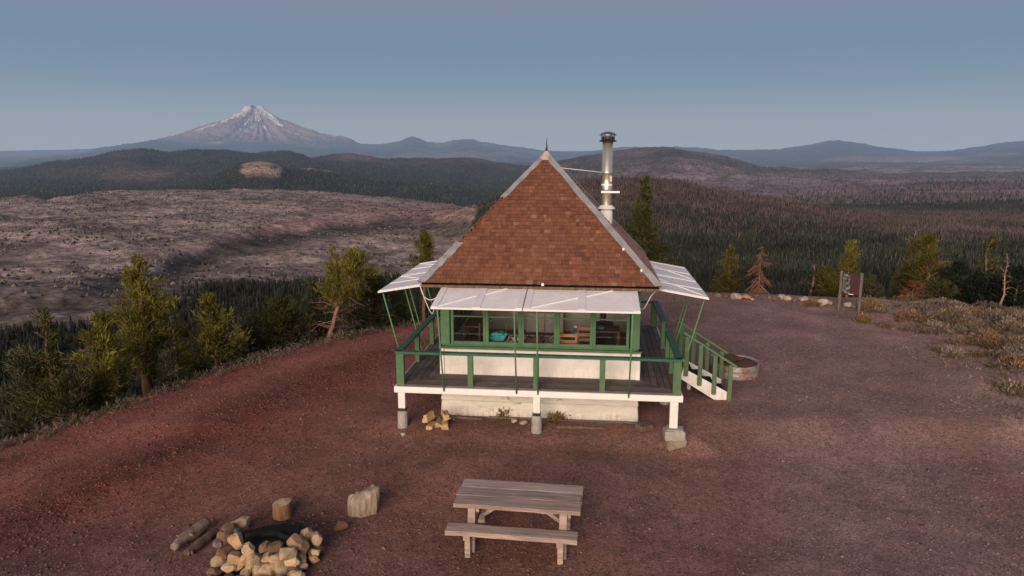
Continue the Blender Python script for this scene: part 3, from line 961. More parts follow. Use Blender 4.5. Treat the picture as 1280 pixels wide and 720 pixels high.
# foundation: battered, lumpy
mb = MB()
for (z0, z1, o0, o1) in ((-0.15, 0.34, 0.06, 0.03), (0.34, 0.76, 0.045, 0.0)):
    a, b = HW - 0.0 + o0, HW + o1
    mb.add([(-a, -a, z0), (a, -a, z0), (a, a, z0), (-a, a, z0), (-b, -b, z1), (b, -b, z1), (b, b, z1), (-b, b, z1)],
           [(0, 1, 5, 4), (1, 2, 6, 5), (2, 3, 7, 6), (3, 0, 4, 7), (4, 5, 6, 7), (3, 2, 1, 0)])
mb.build('foundation', M['plaster'], cab, bevel=0.02)
# floor inside
mb = MB(); mb.bbox(-HW + .05, HW - .05, -HW + .05, HW - .05, 0.80, 0.948); mb.build('floor', M['floor'], cab)
mb = MB(); mb.bbox(-HW + .02, HW - .02, -HW + .02, HW - .02, 2.99, 3.03); mb.build('ceiling', M['interior'], cab)
DIRS = {'front': 0.0, 'right': math.pi / 2, 'back': math.pi, 'left': -math.pi / 2}


def rz(side):
    return Matrix.Rotation(DIRS[side], 4, 'Z')


def spun(mb, side):
    m = rz(side)
    mb.v = [m @ v for v in mb.v]
    return mb


NW = 5
for side in DIRS:
    door = side == 'right'
    e = 0.0 if side in ('front', 'back') else 0.06
    # wall below the windows: boarded, with trim
    mb = MB()
    if door:
        mb.bbox(-HW + e, -0.15, -HW, -HW + .06, ZD - .03, ZS)
        mb.bbox(0.78, HW - e, -HW, -HW + .06, ZD - .03, ZS)
    else:
        mb.bbox(-HW + e, HW - e, -HW, -HW + .06, ZD - .03, ZS)
        for k in range(1, 4):
            mb.bbox(-HW + .1, HW - .1, -HW - .006, -HW + .002, ZD + .02 + k * .145, ZD + .024 + k * .145)
    spun(mb, side).build('wall', M['white'], cab)
    mb = MB()
    segs = [(-HW, HW)] if not door else [(-HW, -0.15), (0.78, HW)]
    for a, b in segs:
        mb.bbox(a - (.07 if a == -HW else 0), b + (.07 if b == HW else 0), -HW - .075, -HW + .07, ZS, ZS + .05)
        mb.bbox(a, b, -HW - .012, -HW + .05, ZS + .05, ZS + .085)
    spun(mb, side).build('window_sill', M['green'], cab, bevel=0.006)
    # windows
    pitch = (2 * 1.885 + 0.10) / NW
    for i in range(NW):
        x0 = -1.935 + i * pitch
        x1 = x0 + pitch
        if door and i in (2, 3):
            continue
        if door and i == 4:
            x0 = 0.80
        if door and i == 1:
            x1 = -0.17
        fr = MB()
        w = 0.062
        fr.bbox(x0, x0 + w, -HW - .015, -HW + .05, ZS + .085, 2.90)
        fr.bbox(x1 - w, x1, -HW - .015, -HW + .05, ZS + .085, 2.90)
        fr.bbox(x0 + w, x1 - w, -HW - .012, -HW + .045, ZS + .085, ZS + .155)
        fr.bbox(x0 + w, x1 - w, -HW - .012, -HW + .045, 2.84, 2.90)
        fro = spun(fr, side).build('window', M['green'], cab, bevel=0.004)
        g = MB()
        g.bbox(x0 + w, x1 - w, -HW + .012, -HW + .018, ZS + .155, 2.84)
        spun(g, side).build('pane', M['glass'], fro)
        mu = MB()
        mu.bbox(x0 + w, x1 - w, -HW + .0, -HW + .03, 2.245, 2.268)
        spun(mu, side).build('muntin', M['pole'], fro)
    mb = MB(); mb.bbox(-HW + e, HW - e, -HW, -HW + .06, 2.90, 3.04); spun(mb, side).build('wall_header', M['green'], cab)
for sx in (-1, 1):
    for sy in (-1, 1):
        mb = MB()
        c = HW - .075
        mb.box((sx * c, sy * c, (ZS + .085 + 3.02) / 2), (.20, .20, 3.02 - ZS - .085))
        mb.build('corner_post', M['green'], cab, bevel=0.008)
        mb = MB()
        mb.box((sx * (HW + .004), sy * (HW + .004), (ZD + ZS) / 2), (.09, .09, ZS - ZD - .004))
        mb.build('corner_trim', M['white_trim'], cab, bevel=0.005)
# door on the right hand side
dmb = MB()
dmb.bbox(-0.13, 0.76, -HW + .0, -HW + .05, ZD + .01, 1.62)
dmb.bbox(-0.13, -0.02, -HW + .0, -HW + .05, 1.62, 2.88); dmb.bbox(0.65, 0.76, -HW, -HW + .05, 1.62, 2.88); dmb.bbox(-0.02, 0.65, -HW, -HW + .05, 2.76, 2.88)
door = spun(dmb, 'right').build('door', M['green'], cab, bevel=0.006)
g = MB(); g.bbox(-0.02, 0.65, -HW + .018, -HW + .024, 1.62, 2.76); spun(g, 'right').build('pane', M['glass'], door)
g = MB(); g.lathe((0.70, -HW - .03, 1.9), [(0, -.03), (.028, -.02), (.03, .0), (.028, .02), (0, .03)], 10); spun(g, 'right').build('handle', M['dark_metal'], door, True)

# ---- deck
def board_row(mb, side, y0, y1, x_at, n):
    """n boards running along the side; x_at(y) gives the mitred half length"""
    w = (y1 - y0) / n
    m = rz(side)
    for i in range(n):
        a, b = y0 + i * w + .006, y0 + (i + 1) * w - .006
        s = random.uniform(0.72, 1.2)
        mb.col = (s * random.uniform(.97, 1.05), s, s * random.uniform(.97, 1.03), 1)
        xa, xb = x_at(a) - .006, x_at(b) - .006
        z = ZD + random.uniform(-.004, .002)
        # break long boards at a random joint
        j = random.uniform(-1.2, 1.2)
        for (l0, l1, r0, r1) in ((-xa, -xb, j - .003, j - .003), (j + .003, j + .003, xa, xb)):
            vs = [(l0, a, z - .04), (r0, a, z - .04), (r1, b, z - .04), (l1, b, z - .04), (l0, a, z), (r0, a, z), (r1, b, z), (l1, b, z)]
            mb.add([m @ Vector(v) for v in vs], [(3, 2, 1, 0), (4, 5, 6, 7), (0, 1, 5, 4), (1, 2, 6, 5), (2, 3, 7, 6), (3, 0, 4, 7)])
            s2 = random.uniform(.88, 1.1)
            mb.col = tuple(c * s2 for c in mb.col[:3]) + (1,)


mb = MB()
for side in DIRS:
    board_row(mb, side, -HD + .01, -HW + .0, lambda y: -y, 6)
mb.build('deck', M['deck'], cab, colors=True)
for side in DIRS:
    e = 0.045 if side in ('left', 'right') else 0
    mb = MB(); mb.bbox(-HD - .035 + e, HD + .035 - e, -HD - .035, -HD + .01, 0.765, 0.899); spun(mb, side).build('fascia_board', M['white_trim'], cab, bevel=0.006)
    mb = MB(); mb.bbox(-HD + .05, HD - .05, -HW - .22, -HW - .16, 0.74, 0.9); spun(mb, side).build('joist', M['post'], cab)
# posts and piers
for (x, y, kind) in ((-2.86, -2.93, 'pier'), (0.02, -2.93, 'pier'), (2.84, -2.93, 'stone'), (-2.86, 2.9, 'pier'), (0, 2.9, 'pier'), (2.86, 2.9, 'pier'), (-2.86, 0, 'pier'), (2.86, -0.9, 'pier')):
    w = cw(x, y)
    gz = hz(w.x, w.y)
    top = {'pier': max(gz + 0.40, 0.3), 'stone': 0.12}[kind]
    mb = MB(); mb.box((x, y, (top + .03 + .765) / 2), (.15 if kind == 'pier' else .165, .12, .765 - top - .03)); mb.build('support_post', M['white_trim'], cab, bevel=0.006)
    if kind == 'pier':
        mb = MB(); mb.box((x, y, top + .0), (.17, .13, .06)); mb.build('post_bracket', M['dark_metal'], cab)
        mb = MB()
        mb.lathe((x, y, 0), [(0.001, gz - .1), (.115, gz - .1), (.108, top - .07), (.09, top - .03), (0.001, top - .03)], 14)
        mb.build('concrete_pier', M['concrete'], cab, smooth=False)

# ---- railings
RH = 1.66
for (side, posts, spans) in (('front', (-2.88, -1.38, 0.0, 1.37, 2.88), ((-2.975, 2.975),)),
                             ('left', (-1.7, -0.36, 1.23), ((-2.93, 2.93),)),
                             ('back', (-2.88, -1.0, 1.0, 2.88), ((-2.975, 2.975),)),
                             ('right', (-1.55, -0.62, 0.52), ((-2.93, -0.55), (0.45, 2.93)))):
    for pxl in posts:
        corner = abs(pxl) > 2.5
        mb = MB()
        wd = .165 if corner else .115
        mb.box((pxl, -HD + .065, (ZD + RH - .055) / 2 + .0), (wd, .10, RH - .055 - ZD + .08))
        spun(mb, side).build('railing_post', M['green'], cab, bevel=0.006)
    for a, b in spans:
        mb = MB(); mb.bbox(a, b, -HD - .02, -HD + .125, RH - .052, RH); spun(mb, side).build('top_rail', M['green_rail'], cab, bevel=0.006)

# ---- stairs on the right hand side
st = empty('stairs', (0, 0, 0)); st.parent = cab
YN, YF = -0.55, 0.50
x0s, z0s, x1s, z1s = HD + .03, 0.90, 4.36, 0.02
slope = (z1s - z0s) / (x1s - x0s)
for y in (YN, YF):
    mb = MB()
    pts = [(x0s, y - .022, .93), (x0s, y - .022, .66), (x1s - .18, y - .022, -.06), (x1s + .02, y - .022, -.06), (x1s + .02, y - .022, .20)]
    mb.poly(pts, .044, (0, -1, 0)); mb.build('stringer', M['white_trim'], st, bevel=0.004)
    ym = y - .075 if y == YN else y + .075
    for (x, zb, zt) in ((3.36, .60, 1.56), (3.68, .38, 1.36), (4.02, .17, 1.13), (4.38, -.22, .90)):
        mb = MB(); mb.box((x, ym, (zb + zt) / 2), (.10, .06, zt - zb)); mb.build('baluster', M['green'], st, bevel=0.005)
    mb = MB(); mb.beam((3.27, ym, 1.66), (4.52, ym, .86), .13, .05); mb.build('handrail', M['green'], st, bevel=0.005)
for k in range(5):
    x = x0s + .14 + k * .27
    z = .80 - k * .175
    mb = MB(); mb.bbox(x - .13, x + .15, YN + .026, YF - .026, z - .04, z); mb.build('tread', M['deck'], st, bevel=0.004)

# ---- roof
OV = HW + 0.398
ZE, ZA = 3.055, 5.755
SL = (ZA - ZE) / OV
slant = math.hypot(OV, ZA - ZE)
mb = MB()
e = OV - .03
mb.add([(-e, -e, ZE - .04), (e, -e, ZE - .04), (e, e, ZE - .04), (-e, e, ZE - .04), (0, 0, ZA - .06)], [(0, 1, 4), (1, 2, 4), (2, 3, 4), (3, 0, 4), (3, 2, 1, 0)])
roof = mb.build('roof', M['split'], cab)
sh = MB()
random.seed(21)
for side in DIRS:
    m = rz(side)
    ncourse = 36
    ex = slant / ncourse
    for k in range(ncourse):
        s0 = k * ex
        s1 = min(s0 + ex * 1.25, slant)
        hw0 = OV * (1 - s0 / slant)
        hw1 = OV * (1 - s1 / slant)
        x = -hw0 + random.uniform(-.1, 0)
        while x < hw0:
            w = random.uniform(.06, .165)
            a, b = max(x, -hw0), min(x + w - .004, hw0)
            if b - a > .012:
                tb = random.uniform(.011, .019)
                s = s0 + random.uniform(-.006, .006)
                lift = .012 + tb + random.uniform(0, .006)

                def P(xx, sv, up):
                    f = sv / slant
                    y = -OV * (1 - f)
                    z = ZE + (ZA - ZE) * f
                    n = Vector((0, -(ZA - ZE), OV)).normalized()
                    return m @ (Vector((xx, y, z)) + n * up)
                a1, b1 = max(a, -hw1), min(b, hw1)
                if b1 < a1:
                    a1 = b1 = (a + b) / 2
                t = random.random()
                base = (0.192, 0.080, 0.046)
                if t < .15:
                    base = (0.155, 0.062, 0.036)
                elif t > .86:
                    base = (0.222, 0.097, 0.058)
                elif t > .84:
                    base = (0.26, 0.14, 0.095)
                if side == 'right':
                    base = (base[0] * 1.8, base[1] * 2.4, base[2] * 2.9)  # brighter light on the right slope, painted in as lighter shingle colour
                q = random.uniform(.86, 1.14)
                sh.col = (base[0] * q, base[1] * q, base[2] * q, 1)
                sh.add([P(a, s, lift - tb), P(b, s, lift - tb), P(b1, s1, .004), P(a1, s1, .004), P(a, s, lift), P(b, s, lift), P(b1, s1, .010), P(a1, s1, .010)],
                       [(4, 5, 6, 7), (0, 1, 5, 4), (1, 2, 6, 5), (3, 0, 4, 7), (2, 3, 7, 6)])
            x += w
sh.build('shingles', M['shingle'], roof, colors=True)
# eave board and soffit edge
mb = MB()
for side in DIRS:
    t = MB(); t.bbox(-OV + .04, OV - .04, -OV + .045, -OV + .075, ZE - .10, ZE - .042); spun(t, side); mb.add(t.v, t.f)
mb.build('eave_board', M['dark_log'], roof)


def hip_pt(sx, sy, f, up=0.0):
    return Vector((sx * OV * (1 - f), sy * OV * (1 - f), ZE + (ZA - ZE) * f + up))


def flashing(sx, sy, f0, f1, w):
    mb = MB()
    n = 12
    vs, fs = [], []
    for i in range(n + 1):
        f = f0 + (f1 - f0) * i / n
        c = hip_pt(sx, sy, f, .052 + .006 * math.sin(i * 2.1))
        ww = w * (1 + .08 * math.sin(i * 1.7 + sx))
        # one wing on each adjoining slope
        d = math.sqrt(1 + SL * SL)
        l = c + Vector((-sx * ww, 0, -0)) + Vector((0, 0, -.004))
        r_ = c + Vector((0, -sy * ww, 0)) + Vector((0, 0, -.004))
        vs += [l, c + Vector((0, 0, .012)), r_]
    for i in range(n):
        b = i * 3
        fs += [(b, b + 1, b + 4, b + 3), (b + 1, b + 2, b + 5, b + 4)]
    mb.add(vs, fs)
    o = mb.build('hip_flashing', M['flash'], roof)
    sm = o.modifiers.new('solid', 'SOLIDIFY'); sm.thickness = .006; sm.offset = 1
    return o


flashing(-1, -1, -.01, .27, .17); flashing(-1, -1, .615, .965, .12)
flashing(1, -1, -.01, .965, .15); flashing(1, 1, -.01, .965, .14); flashing(-1, 1, -.01, .965, .14)
mb = MB()
a = .20
mb.add([(-a, -a, ZA - a * SL + .055), (a, -a, ZA - a * SL + .055), (a, a, ZA - a * SL + .055), (-a, a, ZA - a * SL + .055), (-.03, -.03, ZA + .045), (.03, -.03, ZA + .045), (.03, .03, ZA + .045), (-.03, .03, ZA + .045)],
       [(0, 1, 5, 4), (1, 2, 6, 5), (2, 3, 7, 6), (3, 0, 4, 7), (4, 5, 6, 7)])
mb.build('apex_cap', M['cap'], roof)
mb = MB(); mb.tube([(0, 0, ZA + .05), (.005, 0, ZA + .16), (.0, 0, ZA + .22), (.012, 0, ZA + .36)], [.028, .016, .010, .004], 8); mb.build('lightning_rod', M['dark_metal'], roof, True)
for (sx, x, s) in ((0, .22, -.01),):
    pass
mb = MB(); mb.lathe((.10, -OV - .02, ZE + .01), [(0, -.03), (.03, -.02), (.034, .01), (.02, .035), (0, .04)], 10); mb.build('insulator', M['brace'], roof, True)
for f in (.10, .245):
    c = hip_pt(1, -1, f, .09) + Vector((-.14, 0, -.06))
    mb = MB(); mb.lathe(c, [(0, -.03), (.026, -.02), (.03, .01), (.018, .03), (0, .035)], 10); mb.build('insulator', M['brace'], roof, True)

# ---- chimney on the right hand slope
CX, CY = 1.42, -0.42
zr = ZA - SL * CX
ch = empty('chimney', (0, 0, 0)); ch.parent = cab
mb = MB(); mb.lathe((CX, CY, 0), [(.145, zr - .22), (.145, 4.50), (.001, 4.50)], 28); mb.build('thimble', M['thimble'], ch, True)
bpy.context.view_layer.update()
mb = MB(); mb.lathe((CX, CY, 0), [(.12, 4.53), (.205, 4.49), (.21, 4.50), (.13, 4.575), (.12, 4.575)], 28); mb.build('storm_collar', M['thimble'], ch)
mb = MB()
mb.lathe((CX, CY, 0), [(.118, 4.50), (.118, 4.93), (.122, 4.935), (.122, 4.955), (.118, 4.96), (.118, 5.30), (.124, 5.305), (.124, 5.335), (.118, 5.34), (.118, 6.02), (.112, 6.02)], 36)
pipe = mb.build('flue_pipe', M['steel'], ch, True)
mb = MB(); mb.lathe((CX, CY, 0), [(.121, 5.02), (.128, 5.02), (.128, 5.06), (.121, 5.06)], 28, True); mb.beam((CX - .13, CY - .125, 4.88), (CX + .29, CY - .125, 4.88), .02, .045); mb.beam((CX + .26, CY - .13, 4.88), (CX + .26, CY + .12, 4.88), .02, .045)
mb.lathe((CX, CY, 0), [(.121, 4.86), (.13, 4.86), (.13, 4.90), (.121, 4.90)], 28, True)
mb.build('bracket', M['brace'], ch)
mb = MB(); mb.lathe((CX, CY, 0), [(.115, 6.00), (.19, 6.01), (.20, 6.03), (.12, 6.06), (.115, 6.06)], 28, True); mb.lathe((CX, CY, 0), [(.10, 6.05), (.10, 6.13), (.13, 6.13), (.14, 6.10), (.14, 6.06)], 28, False)
for k in range(6):
    t = k * math.pi / 3
    mb.box((CX + .15 * math.cos(t), CY + .15 * math.sin(t), 6.11), (.015, .015, .12))
mb.build('cap_base', M['dark_metal'], ch)
mb = MB(); mb.lathe((CX, CY, 0), [(.001, 6.235), (.08, 6.225), (.15, 6.195), (.20, 6.155), (.195, 6.15), (.14, 6.165), (.001, 6.18)], 28); mb.build('rain_cap', M['cap_metal'], ch, True)
mb = MB(); mb.box((CX + .085, CY - .10, 5.18), (.05, .012, .13), Matrix.Rotation(.7, 3, 'Z')); mb.build('label_plate', M['brace'], ch)
mb = MB(); p0 = Vector((.36, -.40, ZA - SL * .40 + .09)); mb.tube([p0, (CX - .11, CY - .02, 5.32)], .009, 6); mb.build('guy_wire', M['rope'], ch, True)

# ---- shutters propped open all round, two leaves on each side
OUT, ZH, ZO = 3.56, 2.975, 2.735


def shutter(side, xa, xb, braces):
    m = rz(side)
    n = Vector((0, -(ZH - ZO), (OUT - HW - .03))).normalized()
    L = math.hypot(OUT - HW - .03, ZH - ZO)
    yh = -HW - .03

    def P(x, s, up=0.0):
        f = s / L
        return Vector((x, yh + (-OUT - yh) * f, ZH + (ZO - ZH) * f)) + Vector((0, -n.y * -1 * 0, 0)) + Vector((0, -abs(n.y), n.z)) * up
    mb = MB()
    nb = 12
    for i in range(nb):
        s0, s1 = L * i / nb + .003, L * (i + 1) / nb - .003
        vs = [P(xa, s0), P(xb, s0), P(xb, s1), P(xa, s1), P(xa, s0, .022), P(xb, s0, .022), P(xb, s1, .022), P(xa, s1, .022)]
        mb.add([m @ v for v in vs], [(3, 2, 1, 0), (4, 5, 6, 7), (0, 1, 5, 4), (1, 2, 6, 5), (2, 3, 7, 6), (3, 0, 4, 7)])
    vs = [P(xa, 0, -.012), P(xb, 0, -.012), P(xb, L, -.012), P(xa, L, -.012), P(xa, 0, -.001), P(xb, 0, -.001), P(xb, L, -.001), P(xa, L, -.001)]
    mb.add([m @ v for v in vs], [(3, 2, 1, 0), (4, 5, 6, 7), (0, 1, 5, 4), (1, 2, 6, 5), (2, 3, 7, 6), (3, 0, 4, 7)])
    sh_ = mb.build('shutter', M['shutter'], cab)
    mid = (xa + xb) / 2
    for xc, w in ((xa + .07, .13), (mid, .16), (xb - .07, .13)):
        bt = MB()
        vs = [P(xc - w / 2, .01, .024), P(xc + w / 2, .01, .024), P(xc + w / 2, L - .01, .024), P(xc - w / 2, L - .01, .024), P(xc - w / 2, .01, .036), P(xc + w / 2, .01, .036), P(xc + w / 2, L - .01, .036), P(xc - w / 2, L - .01, .036)]
        bt.add([m @ v for v in vs], [(3, 2, 1, 0), (4, 5, 6, 7), (0, 1, 5, 4), (1, 2, 6, 5), (2, 3, 7, 6), (3, 0, 4, 7)])
        bt.build('batten', M['shutter'], sh_)
    br = MB()

    def strip(pa, pb, w):
        (xa_, sa_), (xb_, sb_) = pa, pb
        d = Vector((xb_ - xa_, sb_ - sa_)); d.normalize(); q = Vector((-d.y, d.x)) * w / 2
        c = [(xa_ + q.x, sa_ + q.y), (xb_ + q.x, sb_ + q.y), (xb_ - q.x, sb_ - q.y), (xa_ - q.x, sa_ - q.y)]
        vs = [P(x, s, .025) for x, s in c] + [P(x, s, .043) for x, s in c]
        br.add([m @ v for v in vs], [(3, 2, 1, 0), (4, 5, 6, 7), (0, 1, 5, 4), (1, 2, 6, 5), (2, 3, 7, 6), (3, 0, 4, 7)])
    strip((xa + .15, L - .06), (mid - .085, L * .53), .035)
    strip((mid + .085, L * .47), (xb - .15, .06), .035)
    br.build('brace', M['brace'], sh_)
    ed = MB()
    vs = [P(xa, L + .001, -.014), P(xb, L + .001, -.014), P(xb, L + .014, -.014), P(xa, L + .014, -.014), P(xa, L + .001, .026), P(xb, L + .001, .026), P(xb, L + .014, .026), P(xa, L + .014, .026)]
    ed.add([m @ v for v in vs], [(3, 2, 1, 0), (4, 5, 6, 7), (0, 1, 5, 4), (1, 2, 6, 5), (2, 3, 7, 6), (3, 0, 4, 7)])
    ed.build('edge_strip', M['brace'], sh_)
    for x in braces:
        mb = MB()
        t0 = m @ P(x, L - .05, -.02)
        b0 = m @ Vector((x * 0.995, -HD - .055, .84))
        mb.tube([t0, b0], .017, 8)
        mb.build('prop_pole', M['pole'], sh_, True)


for side in DIRS:
    shutter(side, -2.06, -.235 if side == 'front' else -.012, (-1.94, -.40) if side == 'front' else (-1.92, -.2))
    shutter(side, -.218 if side == 'front' else .012, 2.06, (.05, 1.92) if side == 'front' else (.2, 1.92))
# ropes that tie the shutters together
random.seed(4)


def rope(pts, name='rope'):
    mb = MB()
    P_ = [Vector(p) for p in pts]
    out = []
    for i in range(len(P_) - 1):
        for k in range(6):
            t = k / 6
            a = P_[max(i - 1, 0)]; b = P_[i]; c = P_[i + 1]; d = P_[min(i + 2, len(P_) - 1)]
            out.append(0.5 * ((2 * b) + (c - a) * t + (2 * a - 5 * b + 4 * c - d) * t * t + (3 * b - a - 3 * c + d) * t ** 3))
    out.append(P_[-1])
    mb.tube(out, .011, 6)
    return mb.build(name, M['rope'], cab, True)


rope([(-2.62, -2.08, 2.93), (-2.5, -2.25, 2.72), (-2.3, -2.4, 2.66), (-2.05, -2.5, 2.82)])
rope([(-2.62, -2.08, 2.93), (-2.42, -2.4, 2.62), (-2.2, -2.8, 2.45), (-2.07, -3.1, 2.74)])
rope([(2.6, -2.06, 2.93), (2.4, -2.2, 2.86), (2.2, -2.5, 2.60), (2.07, -3.1, 2.72)])

# ------------------------------------------------------------------ stones
def rock_obj(name, loc, size, seed, mat, col, rotz=0.0, label=None, cat='stone', group=None, sub=2, rough=0.22, tilt=0.0, flat_bottom=False):
    bm = bmesh.new()
    bmesh.ops.create_icosphere(bm, subdivisions=sub, radius=1.0)
    r = random.Random(seed)
    off = Vector((r.uniform(-50, 50), r.uniform(-50, 50), r.uniform(-50, 50)))
    planes = []
    for _ in range(10):
        n = Vector((r.gauss(0, 1), r.gauss(0, 1), r.gauss(0, 1))).normalized()
        planes.append((n, r.uniform(.52, .80)))
    for v in bm.verts:
        p = v.co.copy()
        d = 1 + rough * mnoise.noise(p * 1.1 + off) + rough * .6 * mnoise.noise(p * 2.7 + off) + rough * .25 * mnoise.noise(p * 6.5 + off)
        p = p * d
        for n, k in planes:
            e = p.dot(n) - k
            if e > 0:
                p -= n * e * .96
        v.co = Vector((p.x * size[0] / 2, p.y * size[1] / 2, p.z * size[2] / 2))
    me = bpy.data.meshes.new(name)
    bm.to_mesh(me); bm.free()
    me.polygons.foreach_set('use_smooth', [cat == 'cloth'] * len(me.polygons))
    at = me.color_attributes.new("Col", 'FLOAT_COLOR', 'POINT')
    at.data.foreach_set('color', np.tile(np.array([*col, 1], np.float32), len(me.vertices)))
    me.materials.append(mat)
    o = bpy.data.objects.new(name, me)
    COL.objects.link(o)
    o.location = loc
    o.rotation_euler = (tilt, r.uniform(-.2, .2), rotz)
    return tag(o, label, cat, group)


TAN = (0.56, 0.41, 0.265); ORG = (0.54, 0.34, 0.20); GRY = (0.26, 0.22, 0.20); PALE = (0.50, 0.43, 0.37); BRN = (0.24, 0.14, 0.09)
COLN = {TAN: 'tan', ORG: 'orange tan', GRY: 'grey', PALE: 'pale', BRN: 'brown'}
ORD = ['first', 'second', 'third', 'fourth', 'fifth', 'sixth', 'seventh', 'eighth', 'ninth', 'tenth', 'eleventh', 'twelfth', 'thirteenth', 'fourteenth', 'fifteenth', 'sixteenth']
# fire ring: stones stacked in courses, open at the back
rnd = random.Random(5)
FC = gp(340, 690, 0.0)
FC = Vector((FC.x, FC.y, 0)); FC.z = hz(FC.x, FC.y)
spots = []
# (photo x, photo y, height of stone centre above ground, size)
front_top = [(297, 678, .30, .23), (312, 686, .36, .24), (331, 684, .36, .19), (346, 683, .36, .20), (358, 692, .32, .25), (371, 677, .33, .24), (384, 667, .34, .22), (397, 673, .30, .20), (376, 684, .26, .26)]
mid = [(281, 690, .22, .25), (292, 699, .20, .22), (308, 699, .22, .20), (318, 702, .20, .28), (335, 696, .22, .2), (345, 700, .22, .22), (364, 700, .2, .24), (388, 688, .14, .20), (395, 691, .12, .16), (376, 698, .12, .2)]
low = [(274, 704, .10, .22), (287, 710, .1, .22), (298, 708, .1, .16), (307, 716, .08, .20), (322, 714, .08, .24), (337, 714, .07, .24), (352, 712, .09, .25), (366, 710, .08, .22), (268, 716, .08, .22), (378, 708, .07, .17), (392, 700, .05, .15)]
backl = [(300, 655, .10, .28), (287, 663, .14, .24), (281, 672, .20, .22), (273, 680, .16, .18), (293, 669, .12, .22)]
under = [(395, 686, .10, .24), (383, 681, .11, .24), (370, 690, .10, .24), (372, 686, .2, .2)]
lower2 = [(262, 728, .06, .24), (280, 727, .06, .22), (297, 730, .06, .22), (315, 731, .06, .24), (333, 730, .06, .22), (350, 728, .06, .24), (368, 722, .05, .2)]
for nm, lst in (('top course', front_top), ('middle course', mid), ('bottom course', low), ('back left corner', backl), ('foot', lower2), ('right core', under)):
    lst = sorted(lst)
    for i, (px, py, dz, s) in enumerate(lst):
        p = gp(px, py, dz)
        col = rnd.choice([TAN, TAN, TAN, ORG, ORG, TAN, BRN, TAN] if nm != 'back left corner' else [BRN, GRY, TAN])
        q = rnd.uniform(.85, 1.15)
        c = tuple(v * q for v in col)
        sz = (s * rnd.uniform(1.05, 1.5), s * rnd.uniform(.95, 1.25), s * rnd.uniform(.85, 1.2))
        rock_obj('fire_ring_stone', p, sz, 100 + len(spots), M['rock'], c, rnd.uniform(0, 6.28),
                 f'{COLN[col]} stone in the {nm} of the stacked fire ring, {ORD[i]} from the left', 'stone', 'stones stacked around the fire pit', sub=3, tilt=rnd.uniform(-.5, .5))
        spots.append(p)
# hidden core stones that carry the visible ones stay part of the ash bed
pb = gp(335, 676, 0.02)
mb = MB()
prof = [(0.001, .05), (.30, .055), (.50, .03), (.62, -.03)]
mb.lathe((0, 0, 0), prof, 26)
for v in mb.v:
    v.z += .015 * mnoise.noise(v * 7); v.x *= 1.08 * (1 + .12 * mnoise.noise(v * 2.2)); v.y *= .9
ash = mb.build('ash_bed', M['soot'], None, True)
ash.location = (pb.x + .08, pb.y + .04, hz(pb.x, pb.y) + .0)
tag(ash, 'black ash and soot bed inside the stone fire ring', 'ash bed')
for k, (px, py, a) in enumerate(((330, 668, .2), (352, 670, -.35))):
    p = gp(px, py, .09)
    mb = MB(); mb.tube([(-.28, 0, -.01), (-.1, .012, .01), (.1, -.01, .0), (.27, .01, .015)], [.035, .045, .042, .03], 9)
    o = mb.build('charred_log', M['char'], None, True); o.location = p; o.rotation_euler = (0, .05, a)
    tag(o, ['charred black log lying on the left of the fire pit', 'charred black log lying on the right of the fire pit'][k], 'log')

# logs, stump, big weathered chunk
def gnarly(name, pts, rad, mat, label, knots, seed):
    o = None
    r = random.Random(seed)
    n = 16
    P_ = [Vector(p) for p in pts]
    mb = MB()
    m = 14
    path, rr = [], []
    for i in range(m + 1):
        t = i / m * (len(P_) - 1)
        k = min(int(t), len(P_) - 2)
        f_ = t - k
        path.append(P_[k].lerp(P_[k + 1], f_) + Vector((r.uniform(-.008, .008), r.uniform(-.008, .008), r.uniform(-.006, .006))))
        rr.append((rad[k] * (1 - f_) + rad[k + 1] * f_) * r.uniform(.93, 1.07))
    mb.tube(path, rr, n)
    for i, v in enumerate(mb.v):
        a = i % n
        v += Vector((.024 * mnoise.noise(Vector((a * .9, seed, 0)) + v * 2), .024 * mnoise.noise(v * 7 + Vector((seed, 3, 1))), .014 * mnoise.noise(v * 5 + Vector((2, seed, 7)))))
    for (t, d, l, w) in knots:
        b = path[int(t * m)]
        mb.tube([b, b + Vector(d) * l * .5, b + Vector(d) * l + Vector((0, 0, -.02))], [w, w * .8, w * .45], 7)
    return mb.build(name, mat, None, True)


p0, p1 = gp(217, 684, .10), gp(258, 653, .12)
tag(gnarly('log', [p0, p0.lerp(p1, .3) + Vector((0, 0, .02)), p0.lerp(p1, .6), p1], [.06, .075, .095, .085], M['log'], '', [(.55, (.5, -.6, .4), .22, .03), (.35, (-.6, .1, .5), .16, .025)], 3),
    'grey gnarled driftwood log on the left of a dark log beside the fire ring', 'log')
p0, p1 = gp(233, 692, .07), gp(272, 662, .07)
tag(gnarly('log', [p0, p0.lerp(p1, .35), p0.lerp(p1, .7), p1], [.045, .075, .07, .04], M['dark_log'], '', [(.2, (.4, -.7, .1), .18, .03)], 9),
    'dark brown rotten log lying to the right of the grey log near the fire ring', 'log')


